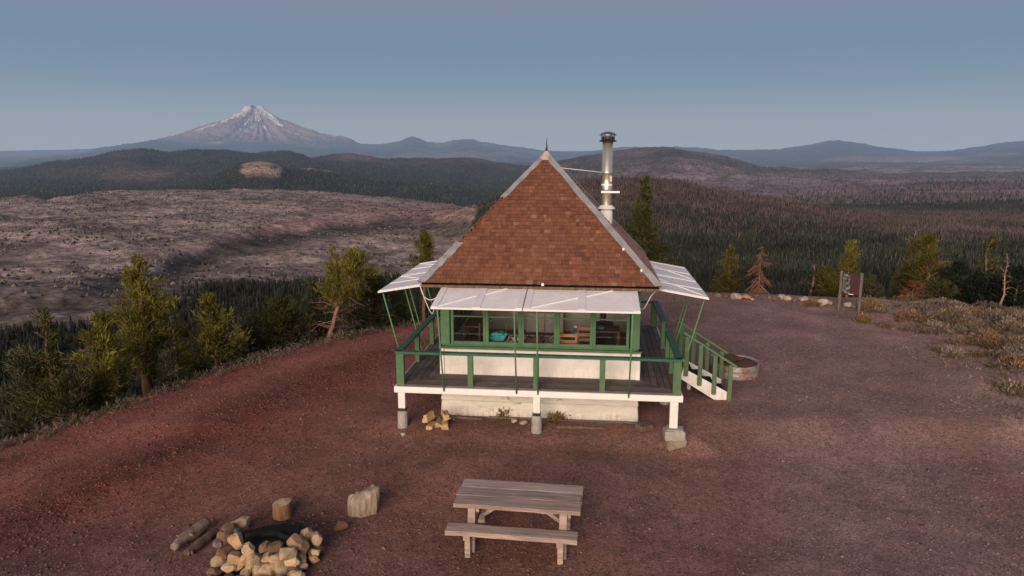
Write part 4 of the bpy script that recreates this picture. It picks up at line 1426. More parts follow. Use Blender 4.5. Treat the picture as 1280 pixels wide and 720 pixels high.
def cut_stump(loc, rad, h, label):
    root = empty('stump_seat', loc, .4, label, 'stump')
    n = 40
    mb = MB()
    vs, fs = [], []
    rings = 7
    for k in range(rings):
        z = h * k / (rings - 1)
        for i in range(n):
            t = 2 * math.pi * i / n
            q = rad * (1 + .05 * mnoise.noise(Vector((math.cos(t) * 2, math.sin(t) * 2, z * 3))) + .025 * mnoise.noise(Vector((math.cos(t) * 9, math.sin(t) * 9, z * 2))) + .05 * (1 - z / h) ** 3)
            vs.append((q * math.cos(t), q * math.sin(t), z - .03 + (.02 * math.cos(t) if k == rings - 1 else 0)))
    for k in range(rings - 1):
        for i in range(n):
            j = (i + 1) % n
            fs.append((k * n + i, k * n + j, (k + 1) * n + j, (k + 1) * n + i))
    mb.add(vs, fs)
    mb.build('bark', M['bark'], root, True)
    mb = MB()
    top = [Vector(v) * 1 for v in vs[-n:]]
    vs2, fs2 = [], []
    for s in (0.965, .7, .4):
        vs2 += [Vector((v.x * s, v.y * s, v.z + (.002 if s < .9 else 0))) for v in top]
    vs2.append(Vector((0, 0, h - .028)))
    for k in range(2):
        for i in range(n):
            j = (i + 1) % n
            fs2.append((k * n + i, k * n + j, (k + 1) * n + j, (k + 1) * n + i))
    for i in range(n):
        fs2.append((2 * n + i, 2 * n + (i + 1) % n, 3 * n))
    rim = [Vector((v.x, v.y, v.z)) for v in top]
    b = len(vs2)
    vs2 += rim
    for i in range(n):
        j = (i + 1) % n
        fs2.append((b + i, b + j, j, i))
    mb.add(vs2, fs2)
    mb.build('cut_face', cut_mat(), root)
    return root


def cut_mat():
    m, nt, N, L = new_mat('sawn_end_grain')
    tc = N.new('ShaderNodeTexCoord')
    w = N.new('ShaderNodeTexWave'); w.wave_type = 'RINGS'; w.rings_direction = 'Z'; w.inputs['Scale'].default_value = 26; w.inputs['Distortion'].default_value = 2.0
    L.new(tc.outputs['Object'], w.inputs['Vector'])
    c = ramp(nt, w.outputs['Fac'], [(0.2, (0.36, 0.235, 0.125)), (0.8, (0.50, 0.35, 0.20))])
    n = nz(nt, 9, 5, .7)
    c = mixc(nt, ramp(nt, n, [(.5, (0, 0, 0)), (.7, (.6, .6, .6))]), c, (0.22, 0.13, 0.07))
    b = N.new('ShaderNodeBsdfPrincipled'); b.inputs['Roughness'].default_value = .85
    L.new(c, b.inputs['Base Color'])
    out = N.new('ShaderNodeOutputMaterial'); L.new(b.outputs[0], out.inputs[0])
    return m


p = gp(353, 645)
cut_stump((p.x, p.y, p.z), .148, .27, 'round sawn log stump seat standing behind the fire ring')


def weathered_chunk(loc, label):
    bm = bmesh.new()
    n, rings = 46, 14
    vs = []
    for k in range(rings + 1):
        f_ = k / rings
        for i in range(n):
            t = 2 * math.pi * i / n
            c, s = math.cos(t), math.sin(t)
            q = 1 + .16 * mnoise.noise(Vector((c * 1.6 + 4, s * 1.6, .4 * f_))) + .10 * mnoise.noise(Vector((c * 3, s * 3 + 2, 1.6 * f_))) + .05 * mnoise.noise(Vector((c * 7, s * 7, f_ * 3.5)))
            # deep split down the front
            q -= .26 * math.exp(-((t - 4.9) / .11) ** 2) * (0.5 + .5 * f_) + .12 * math.exp(-((t - 4.2) / .08) ** 2) + .1 * math.exp(-((t - 5.4) / .07) ** 2)
            top = .31 + .15 * ss(.05, .8, np.array(c)) + .05 * mnoise.noise(Vector((c * 3, s * 3, 9)))
            taper = 1.0 - .16 * (1 - f_) ** 2 - .10 * f_ ** 3
            vs.append(bm.verts.new((.27 * c * q * taper + .03 * f_, .20 * s * q * taper + .03 * f_, float(top) * f_ - .04)))
    for k in range(rings):
        for i in range(n):
            j = (i + 1) % n
            bm.faces.new((vs[k * n + i], vs[k * n + j], vs[(k + 1) * n + j], vs[(k + 1) * n + i]))
    prev = vs[-n:]
    for s_, dz in ((.8, .012), (.55, -.015), (.3, .0)):
        cur = []
        for v in vs[-n:]:
            cz = v.co.z * s_ + (1 - s_) * .40
            cur.append(bm.verts.new((v.co.x * s_, v.co.y * s_, cz + dz + .02 * mnoise.noise(v.co * 9))))
        for i in range(n):
            j = (i + 1) % n
            bm.faces.new((prev[i], prev[j], cur[j], cur[i]))
        prev = cur
    bm.faces.new(prev)
    me = bpy.data.meshes.new('weathered_stump'); bm.to_mesh(me); bm.free()
    me.polygons.foreach_set('use_smooth', [True] * len(me.polygons))
    me.materials.append(M['weathered'])
    o = bpy.data.objects.new('weathered_stump', me); COL.objects.link(o)
    o.location = loc; o.rotation_euler = (0.02, 0, .25)
    return tag(o, label, 'stump')


p = gp(452, 645)
weathered_chunk((p.x, p.y + .12, p.z), 'pale weathered split stump block with a raised right corner, behind the small brown rock')
p = gp(426, 657, .06)
rock_obj('rock', p, (.25, .18, .20), 77, M['rock'], BRN, .3, 'small brown rock leaning at the foot of the pale weathered stump', 'rock', sub=3)

# ------------------------------------------------------------------ picnic table
def picnic_table():
    bl, br_, fr, fl = gp(580, 597, .75), gp(729, 608, .75), gp(725, 641, .75), gp(567, 629, .75)
    c = (bl + br_ + fr + fl) / 4
    ax = ((br_ - bl) + (fr - fl)).normalized()
    ang = math.atan2(ax.y, ax.x)
    L_ = ((br_ - bl).length + (fr - fl).length) / 2
    W_ = ((bl - fl).length + (br_ - fr).length) / 2
    gz = hz(c.x, c.y)
    root = empty('picnic_table', (c.x, c.y, gz), ang, 'heavy weathered wooden picnic table with two plank benches in front of the cabin', 'picnic table')
    print('TABLE', L_, W_, math.degrees(ang))
    r = random.Random(3)
    n = 3
    w = W_ / n
    mb = MB()
    for i in range(n):
        y0 = -W_ / 2 + i * w
        s = r.uniform(.85, 1.1)
        mb.col = (s, s * r.uniform(.97, 1.0), s * r.uniform(.95, 1.0), 1)
        e0, e1 = r.uniform(-.02, .02), r.uniform(-.02, .02)
        # several sections so that the edges can be worn
        m = 14
        vs, fs = [], []
        for k in range(m + 1):
            x = -L_ / 2 + e0 + (L_ + e1 - e0) * k / m
            wy = .012 * mnoise.noise(Vector((x * 3, i * 9.0, 0)))
            wz = .008 * mnoise.noise(Vector((x * 2, i * 5.0, 4)))
            ya, yb = y0 + .004 + (wy if i == 0 else 0), y0 + w - .004
            vs += [(x, ya, .685 + wz + (.012 * mnoise.noise(Vector((x * 6, 2, i))) if i == 0 else 0)), (x, yb, .685 + wz), (x, yb, .75 + wz), (x, ya + .006, .75 + wz)]
        for k in range(m):
            b = k * 4
            fs += [(b, b + 4, b + 5, b + 1), (b + 1, b + 5, b + 6, b + 2), (b + 2, b + 6, b + 7, b + 3), (b + 3, b + 7, b + 4, b)]
        fs += [(0, 1, 2, 3), (m * 4 + 3, m * 4 + 2, m * 4 + 1, m * 4)]
        mb.add(vs, fs)
    mb.build('table_top', M['table'], root, bevel=.006, colors=True)
    yb = W_ / 2 + .17
    for sgn in (-1, 1):
        mb = MB(); m = 12; vs, fs = [], []
        bx0, bx1 = -L_ / 2 - .06, L_ / 2 - .02
        for k in range(m + 1):
            x = bx0 + (bx1 - bx0) * k / m
            wz = .012 * mnoise.noise(Vector((x * 2.2, sgn * 4.0, 1)))
            wy = .02 * mnoise.noise(Vector((x * 2.5, sgn * 3.0, 8)))
            ya, yb2 = sgn * yb - .125 + wy, sgn * yb + .125
            vs += [(x, ya, .385 + wz * 1.5), (x, yb2, .39), (x, yb2, .46 + wz), (x, ya, .46 + wz)]
        for k in range(m):
            b = k * 4
            fs += [(b, b + 4, b + 5, b + 1), (b + 1, b + 5, b + 6, b + 2), (b + 2, b + 6, b + 7, b + 3), (b + 3, b + 7, b + 4, b)]
        fs += [(0, 1, 2, 3), (m * 4 + 3, m * 4 + 2, m * 4 + 1, m * 4)]
        mb.add(vs, fs)
        mb.build('bench', M['table'], root, bevel=.006, colors=True)
    for x in (-L_ / 2 + .28, L_ / 2 - .25):
        for sgn in (-1, 1):
            mb = MB(); mb.beam((x, sgn * (W_ / 2 + .0), -.02), (x, sgn * (W_ / 2 - .10), .684), .115, .115, (0, 1, 0))
            mb.build('leg', M['table'], root, bevel=.006, colors=True)
            mb = MB(); mb.beam((x - .02, sgn * (yb - .02), -.02), (x - .02, sgn * (yb - .02), .30), .085, .10, (0, 1, 0))
            mb.build('bench_leg', M['table'], root, bevel=.006, colors=True)
        mb = MB(); mb.bbox(x - .075, x - .02 + .05, -yb - .08, yb + .08, .29, .383); mb.build('cross_beam', M['table'], root, bevel=.005, colors=True)
        mb = MB(); mb.bbox(x + .062, x + .112, -W_ / 2 + .06, W_ / 2 - .06, .60, .683); mb.build('top_cleat', M['table'], root, bevel=.005, colors=True)
        sg = -1 if x > 0 else 1
        mb = MB(); mb.beam((x + sg * .08, 0, .36), (x + sg * .52, 0, .67), .08, .06, (0, 0, 1)); mb.build('knee_brace', M['table'], root, bevel=.004, colors=True)


picnic_table()

# ------------------------------------------------------------------ things beside the foundation
def split_log(loc, rotz, ln, rad, ang, shade, label):
    mb = MB()
    rj = random.Random(int(shade * 1000))
    pts = [(rj.uniform(0, .03), rj.uniform(-.02, .02))] + [(rad * rj.uniform(.72, 1.02) * math.cos(t), rad * rj.uniform(.8, 1.0) * math.sin(t)) for t in np.linspace(-ang / 2, ang / 2, 7)]
    n = len(pts)
    mb.col = (shade, shade, shade, 1)
    vs, fs = [], []
    for k in range(5):
        x = -ln / 2 + ln * k / 4
        for (a, b) in pts:
            vs.append((x, a + .006 * mnoise.noise(Vector((x * 9, a * 20, b * 9))), b + .006 * mnoise.noise(Vector((x * 9, a * 9, b * 20 + 5)))))
    for k in range(4):
        for i in range(n):
            j = (i + 1) % n
            fs.append((k * n + i, k * n + j, (k + 1) * n + j, (k + 1) * n + i))
    fs += [tuple(range(n))[::-1], tuple(4 * n + i for i in range(n))]
    mb.add(vs, fs)
    o = mb.build('firewood', M['split'], None, colors=True)
    o.location = loc
    return tag(o, label, 'firewood', 'split firewood heaped by the foundation')


b = cw(-2.10, -2.86)
bz = hz(b.x, b.y)
for (dx, dy, dz, rz_, rx, sh_, lb) in ((-.17, -.05, .10, 1.45, 4.1, 1.0, 'split firewood piece, front left of the heap under the deck'), (.17, -.06, .13, 1.75, 5.2, .95, 'split firewood piece, front right of the heap under the deck'),
                                    (.0, .05, .14, 1.6, 4.6, .8, 'dark split firewood piece at the rear of the heap under the deck'), (-.10, -.04, .14, 1.25, .5, 1.12, 'bright split firewood piece standing on top of the heap, left'),
                                    (.08, -.02, .15, 1.85, 2.1, 1.05, 'split firewood piece on top of the heap, right')):
    o = split_log((b.x + dx * 1.25, b.y + dy, bz + dz), 0, .30, .185, 1.35, sh_, lb)
    o.rotation_euler = (rx, 0, rz_ + YAW)
# stones, plank and drift wood
for (px, py, s, col, lb) in ((504, 543, (.16, .12, .12), PALE, 'small pale stone beside the left front pier of the deck'),
                             (643, 526, (.22, .15, .11), PALE, 'pale flat stone left of the center pier, first of two'),
                             (655, 528, (.20, .14, .13), PALE, 'pale lumpy stone touching the center pier, second of two'),
                             (567, 524, (.10, .09, .07), GRY, 'little grey stone right of the firewood heap')):
    rock_obj('stone', gp(px, py, s[2] * .3), s, int(px), M['rock'], col, .3, lb, 'stone')
a_, b_ = gp(534, 520, .05), gp(603, 524, .05)
mb = MB(); mb.tube([a_, a_.lerp(b_, .5) + Vector((0, 0, .01)), b_], .028, 8)
tag(mb.build('pipe', M['post'], None, True), 'thin grey pipe lying on the ground along the foundation', 'pipe')
a_, b_ = gp(697, 534, .05), gp(757, 536, .05)
tag(gnarly('stick', [a_, a_.lerp(b_, .4) + Vector((0, 0, .01)), b_], [.035, .055, .02], M['dark_log'], '', [(.9, (.9, .1, .1), .2, .012), (.2, (-.7, -.2, .1), .2, .015)], 31),
    'dark driftwood branch lying on the ground in front of the foundation', 'branch')
a_, b_ = gp(560, 525, .03), gp(800, 532, .03)
mb = MB(); a2, b2 = cw(-1.1, -2.27, .0), cw(2.15, -2.27, .0)
mb.beam(a2, b2, .05, .06); tag(mb.build('board', M['post'], None), 'long thin weathered board at the bottom edge of the cream foundation', 'board')
p = cw(2.28, -2.6, .05)
mb = MB(); mb.bbox(-.17, .17, -.12, .12, -.06, .07)
o = mb.build('wooden_block', M['dark_log'], None, bevel=.02); o.location = p; o.rotation_euler = (.1, .05, .5)
tag(o, 'brown wooden block on the ground at the right end of the foundation', 'block')
# stacked blocks that carry the right front post
p = cw(2.87, -2.97); g0 = hz(p.x, p.y)
rock_obj('pier_stone', (p.x + .03, p.y - .03, g0 + .06), (.62, .50, .36), 501, M['rock'], (0.34, 0.27, 0.22), YAW, 'broad rough stone at the bottom of the stack under the right front post', 'stone', sub=3, rough=.10)
mb = MB(); mb.bbox(-.21, .21, -.17, .17, -.105, .105)
o = mb.build('concrete_block', M['concrete'], None, bevel=.025); o.location = (p.x - .01, p.y, g0 + .255); o.rotation_euler = (0, 0, YAW + .06)
tag(o, 'rough concrete block in the middle of the stack under the right front post', 'block')
zt = g0 + .36
mb = MB(); mb.bbox(-.17, .17, -.15, .15, 0, max(.12 - zt, .03))
o = mb.build('flat_slab', M['concrete'], None, bevel=.01); o.location = (p.x + .0, p.y, zt); o.rotation_euler = (0, 0, YAW - .1)
tag(o, 'flat grey slab between the right front post and the concrete block', 'slab')
# little bottle hanging below the stairs
p = gp(861, 487)
root = empty('bottle', (p.x, p.y, p.z), 0, 'small white bottle with a yellow green top standing below the stairs', 'bottle')
mb = MB(); mb.lathe((0, 0, 0), [(.001, 0), (.03, .0), (.05, .04), (.055, .14), (.04, .17)], 14); mb.build('body', M['white_trim'], root, True)
mb = MB(); mb.lathe((0, 0, 0), [(.04, .17), (.045, .20), (.03, .27), (.001, .28)], 14); mb.build('cap', plain('lime_plastic', (.42, .44, .06), .5), root, True)

# steel fire ring right of the stairs
p = cw(4.93, 1.72); g0 = hz(p.x, p.y)
root = empty('steel_fire_ring', (p.x, p.y, g0), 0, 'round rusty galvanised steel fire ring half hidden behind the stairs', 'fire ring')
mb = MB()
n = 64
vs, fs = [], []
zs_ = [-.05, .06, .08, .10, .20, .22, .24, .34, .345, .34, -.02]
rs_ = [.62, .62, .63, .62, .62, .63, .62, .62, .61, .595, .595]
for q, zz in zip(rs_, zs_):
    for i in range(n):
        t = 2 * math.pi * i / n
        vs.append((q * math.cos(t) * (1 + .006 * math.sin(3 * t)), q * math.sin(t), zz + .012 * math.sin(2 * t + 1) * (zz > .1)))
for k in range(len(zs_) - 1):
    for i in range(n):
        j = (i + 1) % n
        fs.append((k * n + i, k * n + j, (k + 1) * n + j, (k + 1) * n + i))
mb.add(vs, fs); mb.build('ring_wall', M['galv'], root, True)
mb = MB(); mb.lathe((0, 0, 0), [(.001, .345), (.3, .335), (.5, .32), (.594, .31)], 40); 
for v in mb.v:
    v.z += .03 * mnoise.noise(v * 4)
mb.build('ash_fill', M['rust'], root, True)
mb = MB(); mb.box((-.12, .08, .40), (.46, .6, .015), Matrix.Rotation(-.16, 3, 'Y') @ Matrix.Rotation(.3, 3, 'Z')); mb.build('rusty_plate', M['rust'], root)
mb = MB(); mb.box((-.42, .28, .44), (.34, .17, .04), Matrix.Rotation(.1, 3, 'Z')); mb.build('loose_plank', M['log'], root, bevel=.005)
for k, (px, py, s) in enumerate(((899, 466, .22), (893, 470, .18))):
    rock_obj('stone', gp(px, py, .05), (s, s * .8, s * .7), 600 + k, M['rock'], [PALE, TAN][k], .2, ['pale stone at the left foot of the steel fire ring', 'tan stone between the stairs and the steel fire ring'][k], 'stone')

# ------------------------------------------------------------------ information board
a_, b_ = gp(1048, 388), gp(1071, 396)
a_, b_ = Vector((12.00, 26.42, 0)), Vector((12.50, 25.92, 0))
d = (b_ - a_).normalized()
mid_ = (a_ + b_) / 2
g0 = min(hz(a_.x, a_.y), hz(b_.x, b_.y))
root = empty('information_board', (mid_.x, mid_.y, g0), math.atan2(d.y, d.x), 'dark two panel information board on two wooden posts by the shrubs', 'sign')
L_ = (b_ - a_).length
for s in (-1, 1):
    mb = MB(); mb.box((s * L_ / 2, 0, .62), (.085, .085, 1.66)); mb.build('post', M['post'], root, bevel=.008)
mb = MB(); mb.bbox(-L_ / 2 + .045, L_ / 2 - .045, -.02, .03, .62, 1.40); fr = mb.build('board', M['black'], root, bevel=.004)


def map_mat():
    m, nt, N, L = new_mat('faded_map_print')
    n = nz(nt, 9, 5, .7)
    c = ramp(nt, n, [(.46, (.02, .02, .02)), (.54, (.14, .13, .125)), (.7, (.27, .255, .24))])
    b = N.new('ShaderNodeBsdfPrincipled'); b.inputs['Roughness'].default_value = .6
    L.new(c, b.inputs['Base Color'])
    out = N.new('ShaderNodeOutputMaterial'); L.new(b.outputs[0], out.inputs[0])
    return m


mb = MB(); mb.bbox(-L_ / 2 + .07, -.015, -.026, -.0205, .66, 1.37); mb.build('map_panel', map_mat(), fr)
mb = MB(); mb.bbox(.01, L_ / 2 - .07, -.026, -.0205, .66, 1.37); tp = mb.build('text_panel', plain('maroon_panel', (.085, .03, .03), .5), fr)
mb = MB()
for k, z in enumerate((1.30, 1.17, 1.06, 1.02, .92, .80, .76)):
    mb.bbox(.03, L_ / 2 - .09 - .02 * (k % 3), -.0285, -.0265, z, z + .014)
mb.build('text_lines', M['black'], tp)
mb = MB(); mb.bbox(-.05, .12, -.03, -.0205, .628, .65); mb.build('notice_strip', M['brace'], fr)

# rocks along the far rim
rim = [(897, 369, .35, GRY), (908, 370, .3, BRN), (921, 371, .55, PALE), (933, 371, .5, ORG), (945, 370, .25, BRN), (962, 371, .3, GRY), (977, 371, .42, PALE), (985, 373, .4, TAN), (993, 376, .28, BRN), (1004, 374, .45, PALE), (1016, 377, .3, GRY),
       (1029, 378, .55, PALE), (1038, 379, .3, TAN), (1060, 381, .45, PALE), (1068, 383, .3, GRY), (968, 374, .25, BRN), (940, 374, .22, TAN), (1000, 380, .2, BRN)]
for k, (px, py, s, col) in enumerate(sorted(rim)):
    where = 'left of the dead tree' if px < 940 else ('between the dead tree and the information board' if px < 1045 else 'behind the information board')
    idx = sum(1 for r_ in rim if r_[0] < px and (r_[0] < 940) == (px < 940) and (r_[0] < 1045) == (px < 1045))
    rock_obj('rim_stone', gp(px, py, s * .18), (s * 1.1, s * .8, s * .62), 700 + k, M['rock'], col, k * 1.3, f'{COLN[col]} rim rock {where}, {ORD[idx]} from the left', 'rock', 'rocks lined up on the far rim')

# ------------------------------------------------------------------ trees on the rim
LEAF_Y = np.array([0.25, 0.225, 0.050])
LEAF_G = np.array([0.115, 0.120, 0.046])
LEAF_D = np.array([0.078, 0.084, 0.044])
LEAF_B = np.array([0.034, 0.048, 0.036])


class Tufts:
    def __init__(s):
        s.P, s.D, s.Lg, s.C = [], [], [], []

    def add(s, p, d, l, c):
        s.P.append(tuple(p)); s.D.append(tuple(d)); s.Lg.append(l); s.C.append(c)

    def build(s, name, parent, blades=8, width=.085, rng=None):
        P, D, Lg, C = np.array(s.P), np.array(s.D), np.array(s.Lg), np.array(s.C)
        n = len(P)
        P = np.repeat(P, blades, 0); D = np.repeat(D, blades, 0); Lg = np.repeat(Lg, blades); C = np.repeat(C, blades, 0)
        m = len(P)
        d = D / (np.linalg.norm(D, axis=1, keepdims=True) + 1e-9) + rng.normal(0, .55, (m, 3))
        d /= np.linalg.norm(d, axis=1, keepdims=True)
        L_ = Lg * rng.uniform(.6, 1.15, m)
        sd = np.cross(d, rng.normal(0, 1, (m, 3)))
        sd /= np.linalg.norm(sd, axis=1, keepdims=True) + 1e-9
        b = P + rng.normal(0, .25, (m, 3)) * Lg[:, None]
        w = (L_ * width)[:, None]
        mid = b + d * (L_ * .45)[:, None]
        tip = b + d * L_[:, None]
        V = np.stack([b, mid + sd * w, tip, mid - sd * w], 1).reshape(-1, 3)
        F = np.arange(4 * m).reshape(-1, 4)
        col = C * rng.uniform(.65, 1.35, (m, 1))
        col = np.repeat(col, 4, 0)
        o = fast_mesh(name, V, F, 4, M['leaf'], col.clip(0.003, 1))
        o.parent = parent
        return o


def rim_spot(px, past):
    """a point on the slope, `past` metres beyond the rim, in the direction of photo column px"""
    a = math.atan2((px - 640) / F_PX, CP + 0.02)
    r_ = np.linspace(9, 60, 1200)
    s = edge_sd(r_ * math.sin(a), r_ * math.cos(a))
    k = np.argmax(s > past)
    return r_[k] * math.sin(a), r_[k] * math.cos(a), a


def conifer(px, past, ytop, wpx, label, leaf=LEAF_G, seed=1, bare_low=.05, bare_top=.0, dens=1.0, droop=0.0, up=.35, lean=(0, 0), shape=.8, dead=False,
            name='conifer', tuft=.2, one_side=None, bark=(1, 1, 1), trunk_r=None, pos=None, cat='tree', low_twigs=0, branches=None):
    rng = np.random.default_rng(seed * 31 + 5)
    if pos is None:
        x, y, a = rim_spot(px, past)
    else:
        x, y, a = pos
    rng_ = math.hypot(x, y)
    z = hz(x, y)
    v = ray(px, ytop)
    ztop = CAM_H + rng_ * v.z / math.hypot(v.x, v.y)
    H = max(ztop - z, .8)
    Rad = wpx / F_PX * rng_ * .5 * 1.02
    root = empty(name, (x, y, z), 0, label, cat)
    tr = MB()
    tr.col = (*bark, 1)
    tr0 = trunk_r or (.018 * H + .025)
    wob = [Vector((rng.normal(0, .012 * H), rng.normal(0, .012 * H), 0)) for _ in range(7)]
    wob[0] = Vector((0, 0, 0))

    def axis(t):
        k = min(int(t * 6), 5)
        f_ = t * 6 - k
        w = wob[k].lerp(wob[k + 1], f_)
        return Vector((lean[0] * t * H, lean[1] * t * H, t * H)) + w
    pts = [axis(t) for t in np.linspace(0, 1, 13)]
    pts[0].z -= .4
    tr.tube(pts, [max(tr0 * (1 - .93 * t), .008) for t in np.linspace(0, 1, 13)], 8)
    tf = Tufts()
    nb = branches or int((20 + 10 * H) * dens)
    for i in range(nb):
        t = bare_low + (1 - bare_low) * ((i + rng.uniform(0, 1)) / nb)
        if t > .995:
            continue
        prof = (1 - (t - bare_low) / (1 - bare_low + 1e-6)) ** shape
        prof *= (.35 + .65 * min(1, (t - bare_low) / .12 + .25))
        l = Rad * (prof * (rng.uniform(.4, 1.0) if rng.uniform() < .75 else rng.uniform(.9, 1.25)) + .06)
        th = rng.uniform(0, 2 * math.pi)
        if one_side is not None and rng.uniform() < .7:
            th = one_side + rng.normal(0, .7)
        upk = up + .6 * t + rng.normal(0, .14) - droop
        d = Vector((math.cos(th), math.sin(th), upk)).normalized()
        b0 = axis(t)
        tip = b0 + d * l
        midp = b0 + d * l * .5 + Vector((0, 0, -.06 * l - .2 * droop * l))
        if droop:
            tip.z -= droop * l * .6
        br = max(.010, tr0 * .30 * (1 - t) + .005)
        tr.tube([b0, midp, tip], [br, br * .7, .005], 4, cap=False)
        bare = rng.uniform() < bare_top and t > .5
        if dead or bare:
            nt_ = int(6 + l * 16)
            for k in range(nt_):
                f_ = rng.uniform(.25, 1)
                q = b0.lerp(tip, f_)
                dd = (d * .6 + Vector((rng.normal(0, .6), rng.normal(0, .6), rng.normal(-droop * 1.2, .4)))).normalized()
                e = q + dd * l * rng.uniform(.15, .4)
                tr.tube([q, q.lerp(e, .5) + Vector((0, 0, -.02)), e], [.007, .005, .003], 3, cap=False)
            continue
        nt_ = max(4, int(l / (tuft * .26) * 1.05))
        clump = rng.uniform(.55, 1.4)
        for k in range(nt_):
            f_ = rng.uniform(.18, 1.02) ** .8
            q = b0.lerp(midp, f_ * 2) if f_ < .5 else midp.lerp(tip, f_ * 2 - 1)
            sp = .17 * l * (1.1 - f_ * .6) + .03
            q = q + Vector((rng.normal(0, sp), rng.normal(0, sp), rng.normal(0, sp * .7)))
            dd = d * .8 + Vector((0, 0, .55 - droop))
            inner = .62 + .38 * f_  # crown self-shadow in the tuft colour: darker towards the stem
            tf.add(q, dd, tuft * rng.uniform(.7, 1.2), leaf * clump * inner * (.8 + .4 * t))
    # leader
    if not dead and bare_top < .5:
        for k in range(int(16 * dens)):
            t = rng.uniform(.86, 1.0)
            tf.add(axis(t) + Vector((rng.normal(0, .05), rng.normal(0, .05), 0)), Vector((rng.normal(0, .4), rng.normal(0, .4), 1)), tuft * .9, leaf * rng.uniform(.9, 1.25))
    for k in range(low_twigs):
        t = rng.uniform(.1, .55)
        th = rng.uniform(0, 6.28)
        b0 = axis(t)
        l = Rad * rng.uniform(.4, 1.0)
        e = b0 + Vector((math.cos(th) * l, math.sin(th) * l, rng.uniform(-.35, .25) * l))
        m_ = b0.lerp(e, .5) + Vector((0, 0, .12 * l))
        tr.tube([b0, m_, e], [.018, .012, .004], 4, cap=False)
        for q in range(3):
            s0 = b0.lerp(e, rng.uniform(.4, .9))
            tr.tube([s0, s0 + Vector((rng.normal(0, .25), rng.normal(0, .25), rng.normal(-.05, .18)))], [.008, .003], 3, cap=False)
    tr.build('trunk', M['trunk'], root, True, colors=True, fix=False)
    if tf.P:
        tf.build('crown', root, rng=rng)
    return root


# -- left slope, from the left edge of the photograph
conifer(38, 2.2, 392, 62, 'dull half bare conifer with an open top at the left edge of the photo', LEAF_G * .8, 1, .05, .35, .9, tuft=0.160, low_twigs=6, bark=(.9, .7, .6))
conifer(12, 2.6, 446, 88, 'broad dark bush low on the slope at the left edge of the photo', LEAF_D * 1.1, 2, .0, 0, 1.5, shape=0.50, tuft=0.176, name='bush', cat='bush')
conifer(62, 1.2, 480, 78, 'low olive bush below the half bare conifer on the left slope', LEAF_G * .75, 3, .0, .1, 1.4, shape=0.44, tuft=0.160, name='bush', cat='bush')
conifer(106, 1.6, 398, 96, 'bright yellow green pine with a thin pale leader, left of the tallest pine', LEAF_Y * .8, 4, .0, .12, 1.5, shape=0.78, tuft=0.176, low_twigs=3)
conifer(164, 3.0, 325, 100, 'tallest pine on the left slope, with a spiky top and a bare brown lower trunk', LEAF_Y * .78, 5, .15, .06, 1.5, shape=0.78, tuft=0.176, low_twigs=8, bark=(1, .75, .6), trunk_r=.15)
conifer(203, 4.5, 372, 48, 'slender spire conifer just right of the tallest pine', LEAF_G * .9, 6, .1, 0, 1.1, shape=.9, tuft=0.160)
conifer(190, 1.2, 446, 54, 'grey twiggy bush under the tallest pine on the left slope', LEAF_D * 1.3, 7, .0, .35, .9, shape=0.44, tuft=0.128, name='bush', cat='bush')
conifer(254, 1.6, 374, 84, 'broad dense yellow green pine right of the tallest pine', LEAF_Y * .62, 8, .0, .04, 1.7, shape=0.78, tuft=0.168)
conifer(298, 3.2, 404, 56, 'small dark bushy conifer between the broad pine and the dark thicket', LEAF_D * 1.3, 9, .0, .1, 1.3, shape=0.55, tuft=0.160)
conifer(345, 1.9, 378, 96, 'wide dark olive conifer left of the leaning pine', LEAF_G * .62, 10, .0, .05, 1.5, shape=0.61, tuft=0.160)
conifer(384, 3.6, 352, 60, 'dark conifer standing behind and left of the leaning pine', LEAF_D * 1.2, 11, .0, .05, 1.4, shape=0.75, tuft=0.160)
conifer(400, 1.5, 320, 78, 'leaning pine with a pale bare trunk and yellow green crown', LEAF_Y * .78, 12, .42, .05, 1.5, shape=0.46, tuft=0.160, lean=(.40, .02), low_twigs=22, bark=(1.3, 1.05, .9), trunk_r=.085, up=.25)
conifer(413, 4.0, 308, 26, 'thin half dead spire rising behind the leaning pine', LEAF_Y * .8, 13, .35, .4, .8, shape=0.55, tuft=0.144, bark=(1.5, 1.2, 1.0))
conifer(458, 3.0, 342, 72, 'dark round topped conifer right of the leaning pine', LEAF_G * .6, 14, .05, .05, 1.4, shape=0.55, tuft=0.160, low_twigs=5)
conifer(498, 3.4, 366, 64, 'dark bushy conifer under the left shutters of the cabin', LEAF_D * 1.1, 15, .0, .05, 1.3, shape=0.55, tuft=0.160)
conifer(527, 2.6, 290, 36, 'tall narrow pine with a bare reddish trunk behind the left shutters', LEAF_Y * .62, 16, .52, .0, 1.5, shape=0.55, tuft=0.144, bark=(1, .7, .55), one_side=.4)
conifer(560, 5.0, 352, 70, 'dark conifer hidden mostly behind the cabin, left of its corner', LEAF_D, 17, .0, 0, 1.2, shape=0.75, tuft=0.160)
conifer(806, 4.0, 222, 84, 'dense dark green fir behind the cabin, right of the chimney', LEAF_G * .95, 18, .0, .0, 3.6, shape=0.90, tuft=0.160, up=.1)
conifer(780, 6.5, 300, 50, 'lower dark fir behind the right roof slope of the cabin', LEAF_D * 1.1, 19, .0, 0, 1.6, shape=1.00, tuft=0.160)
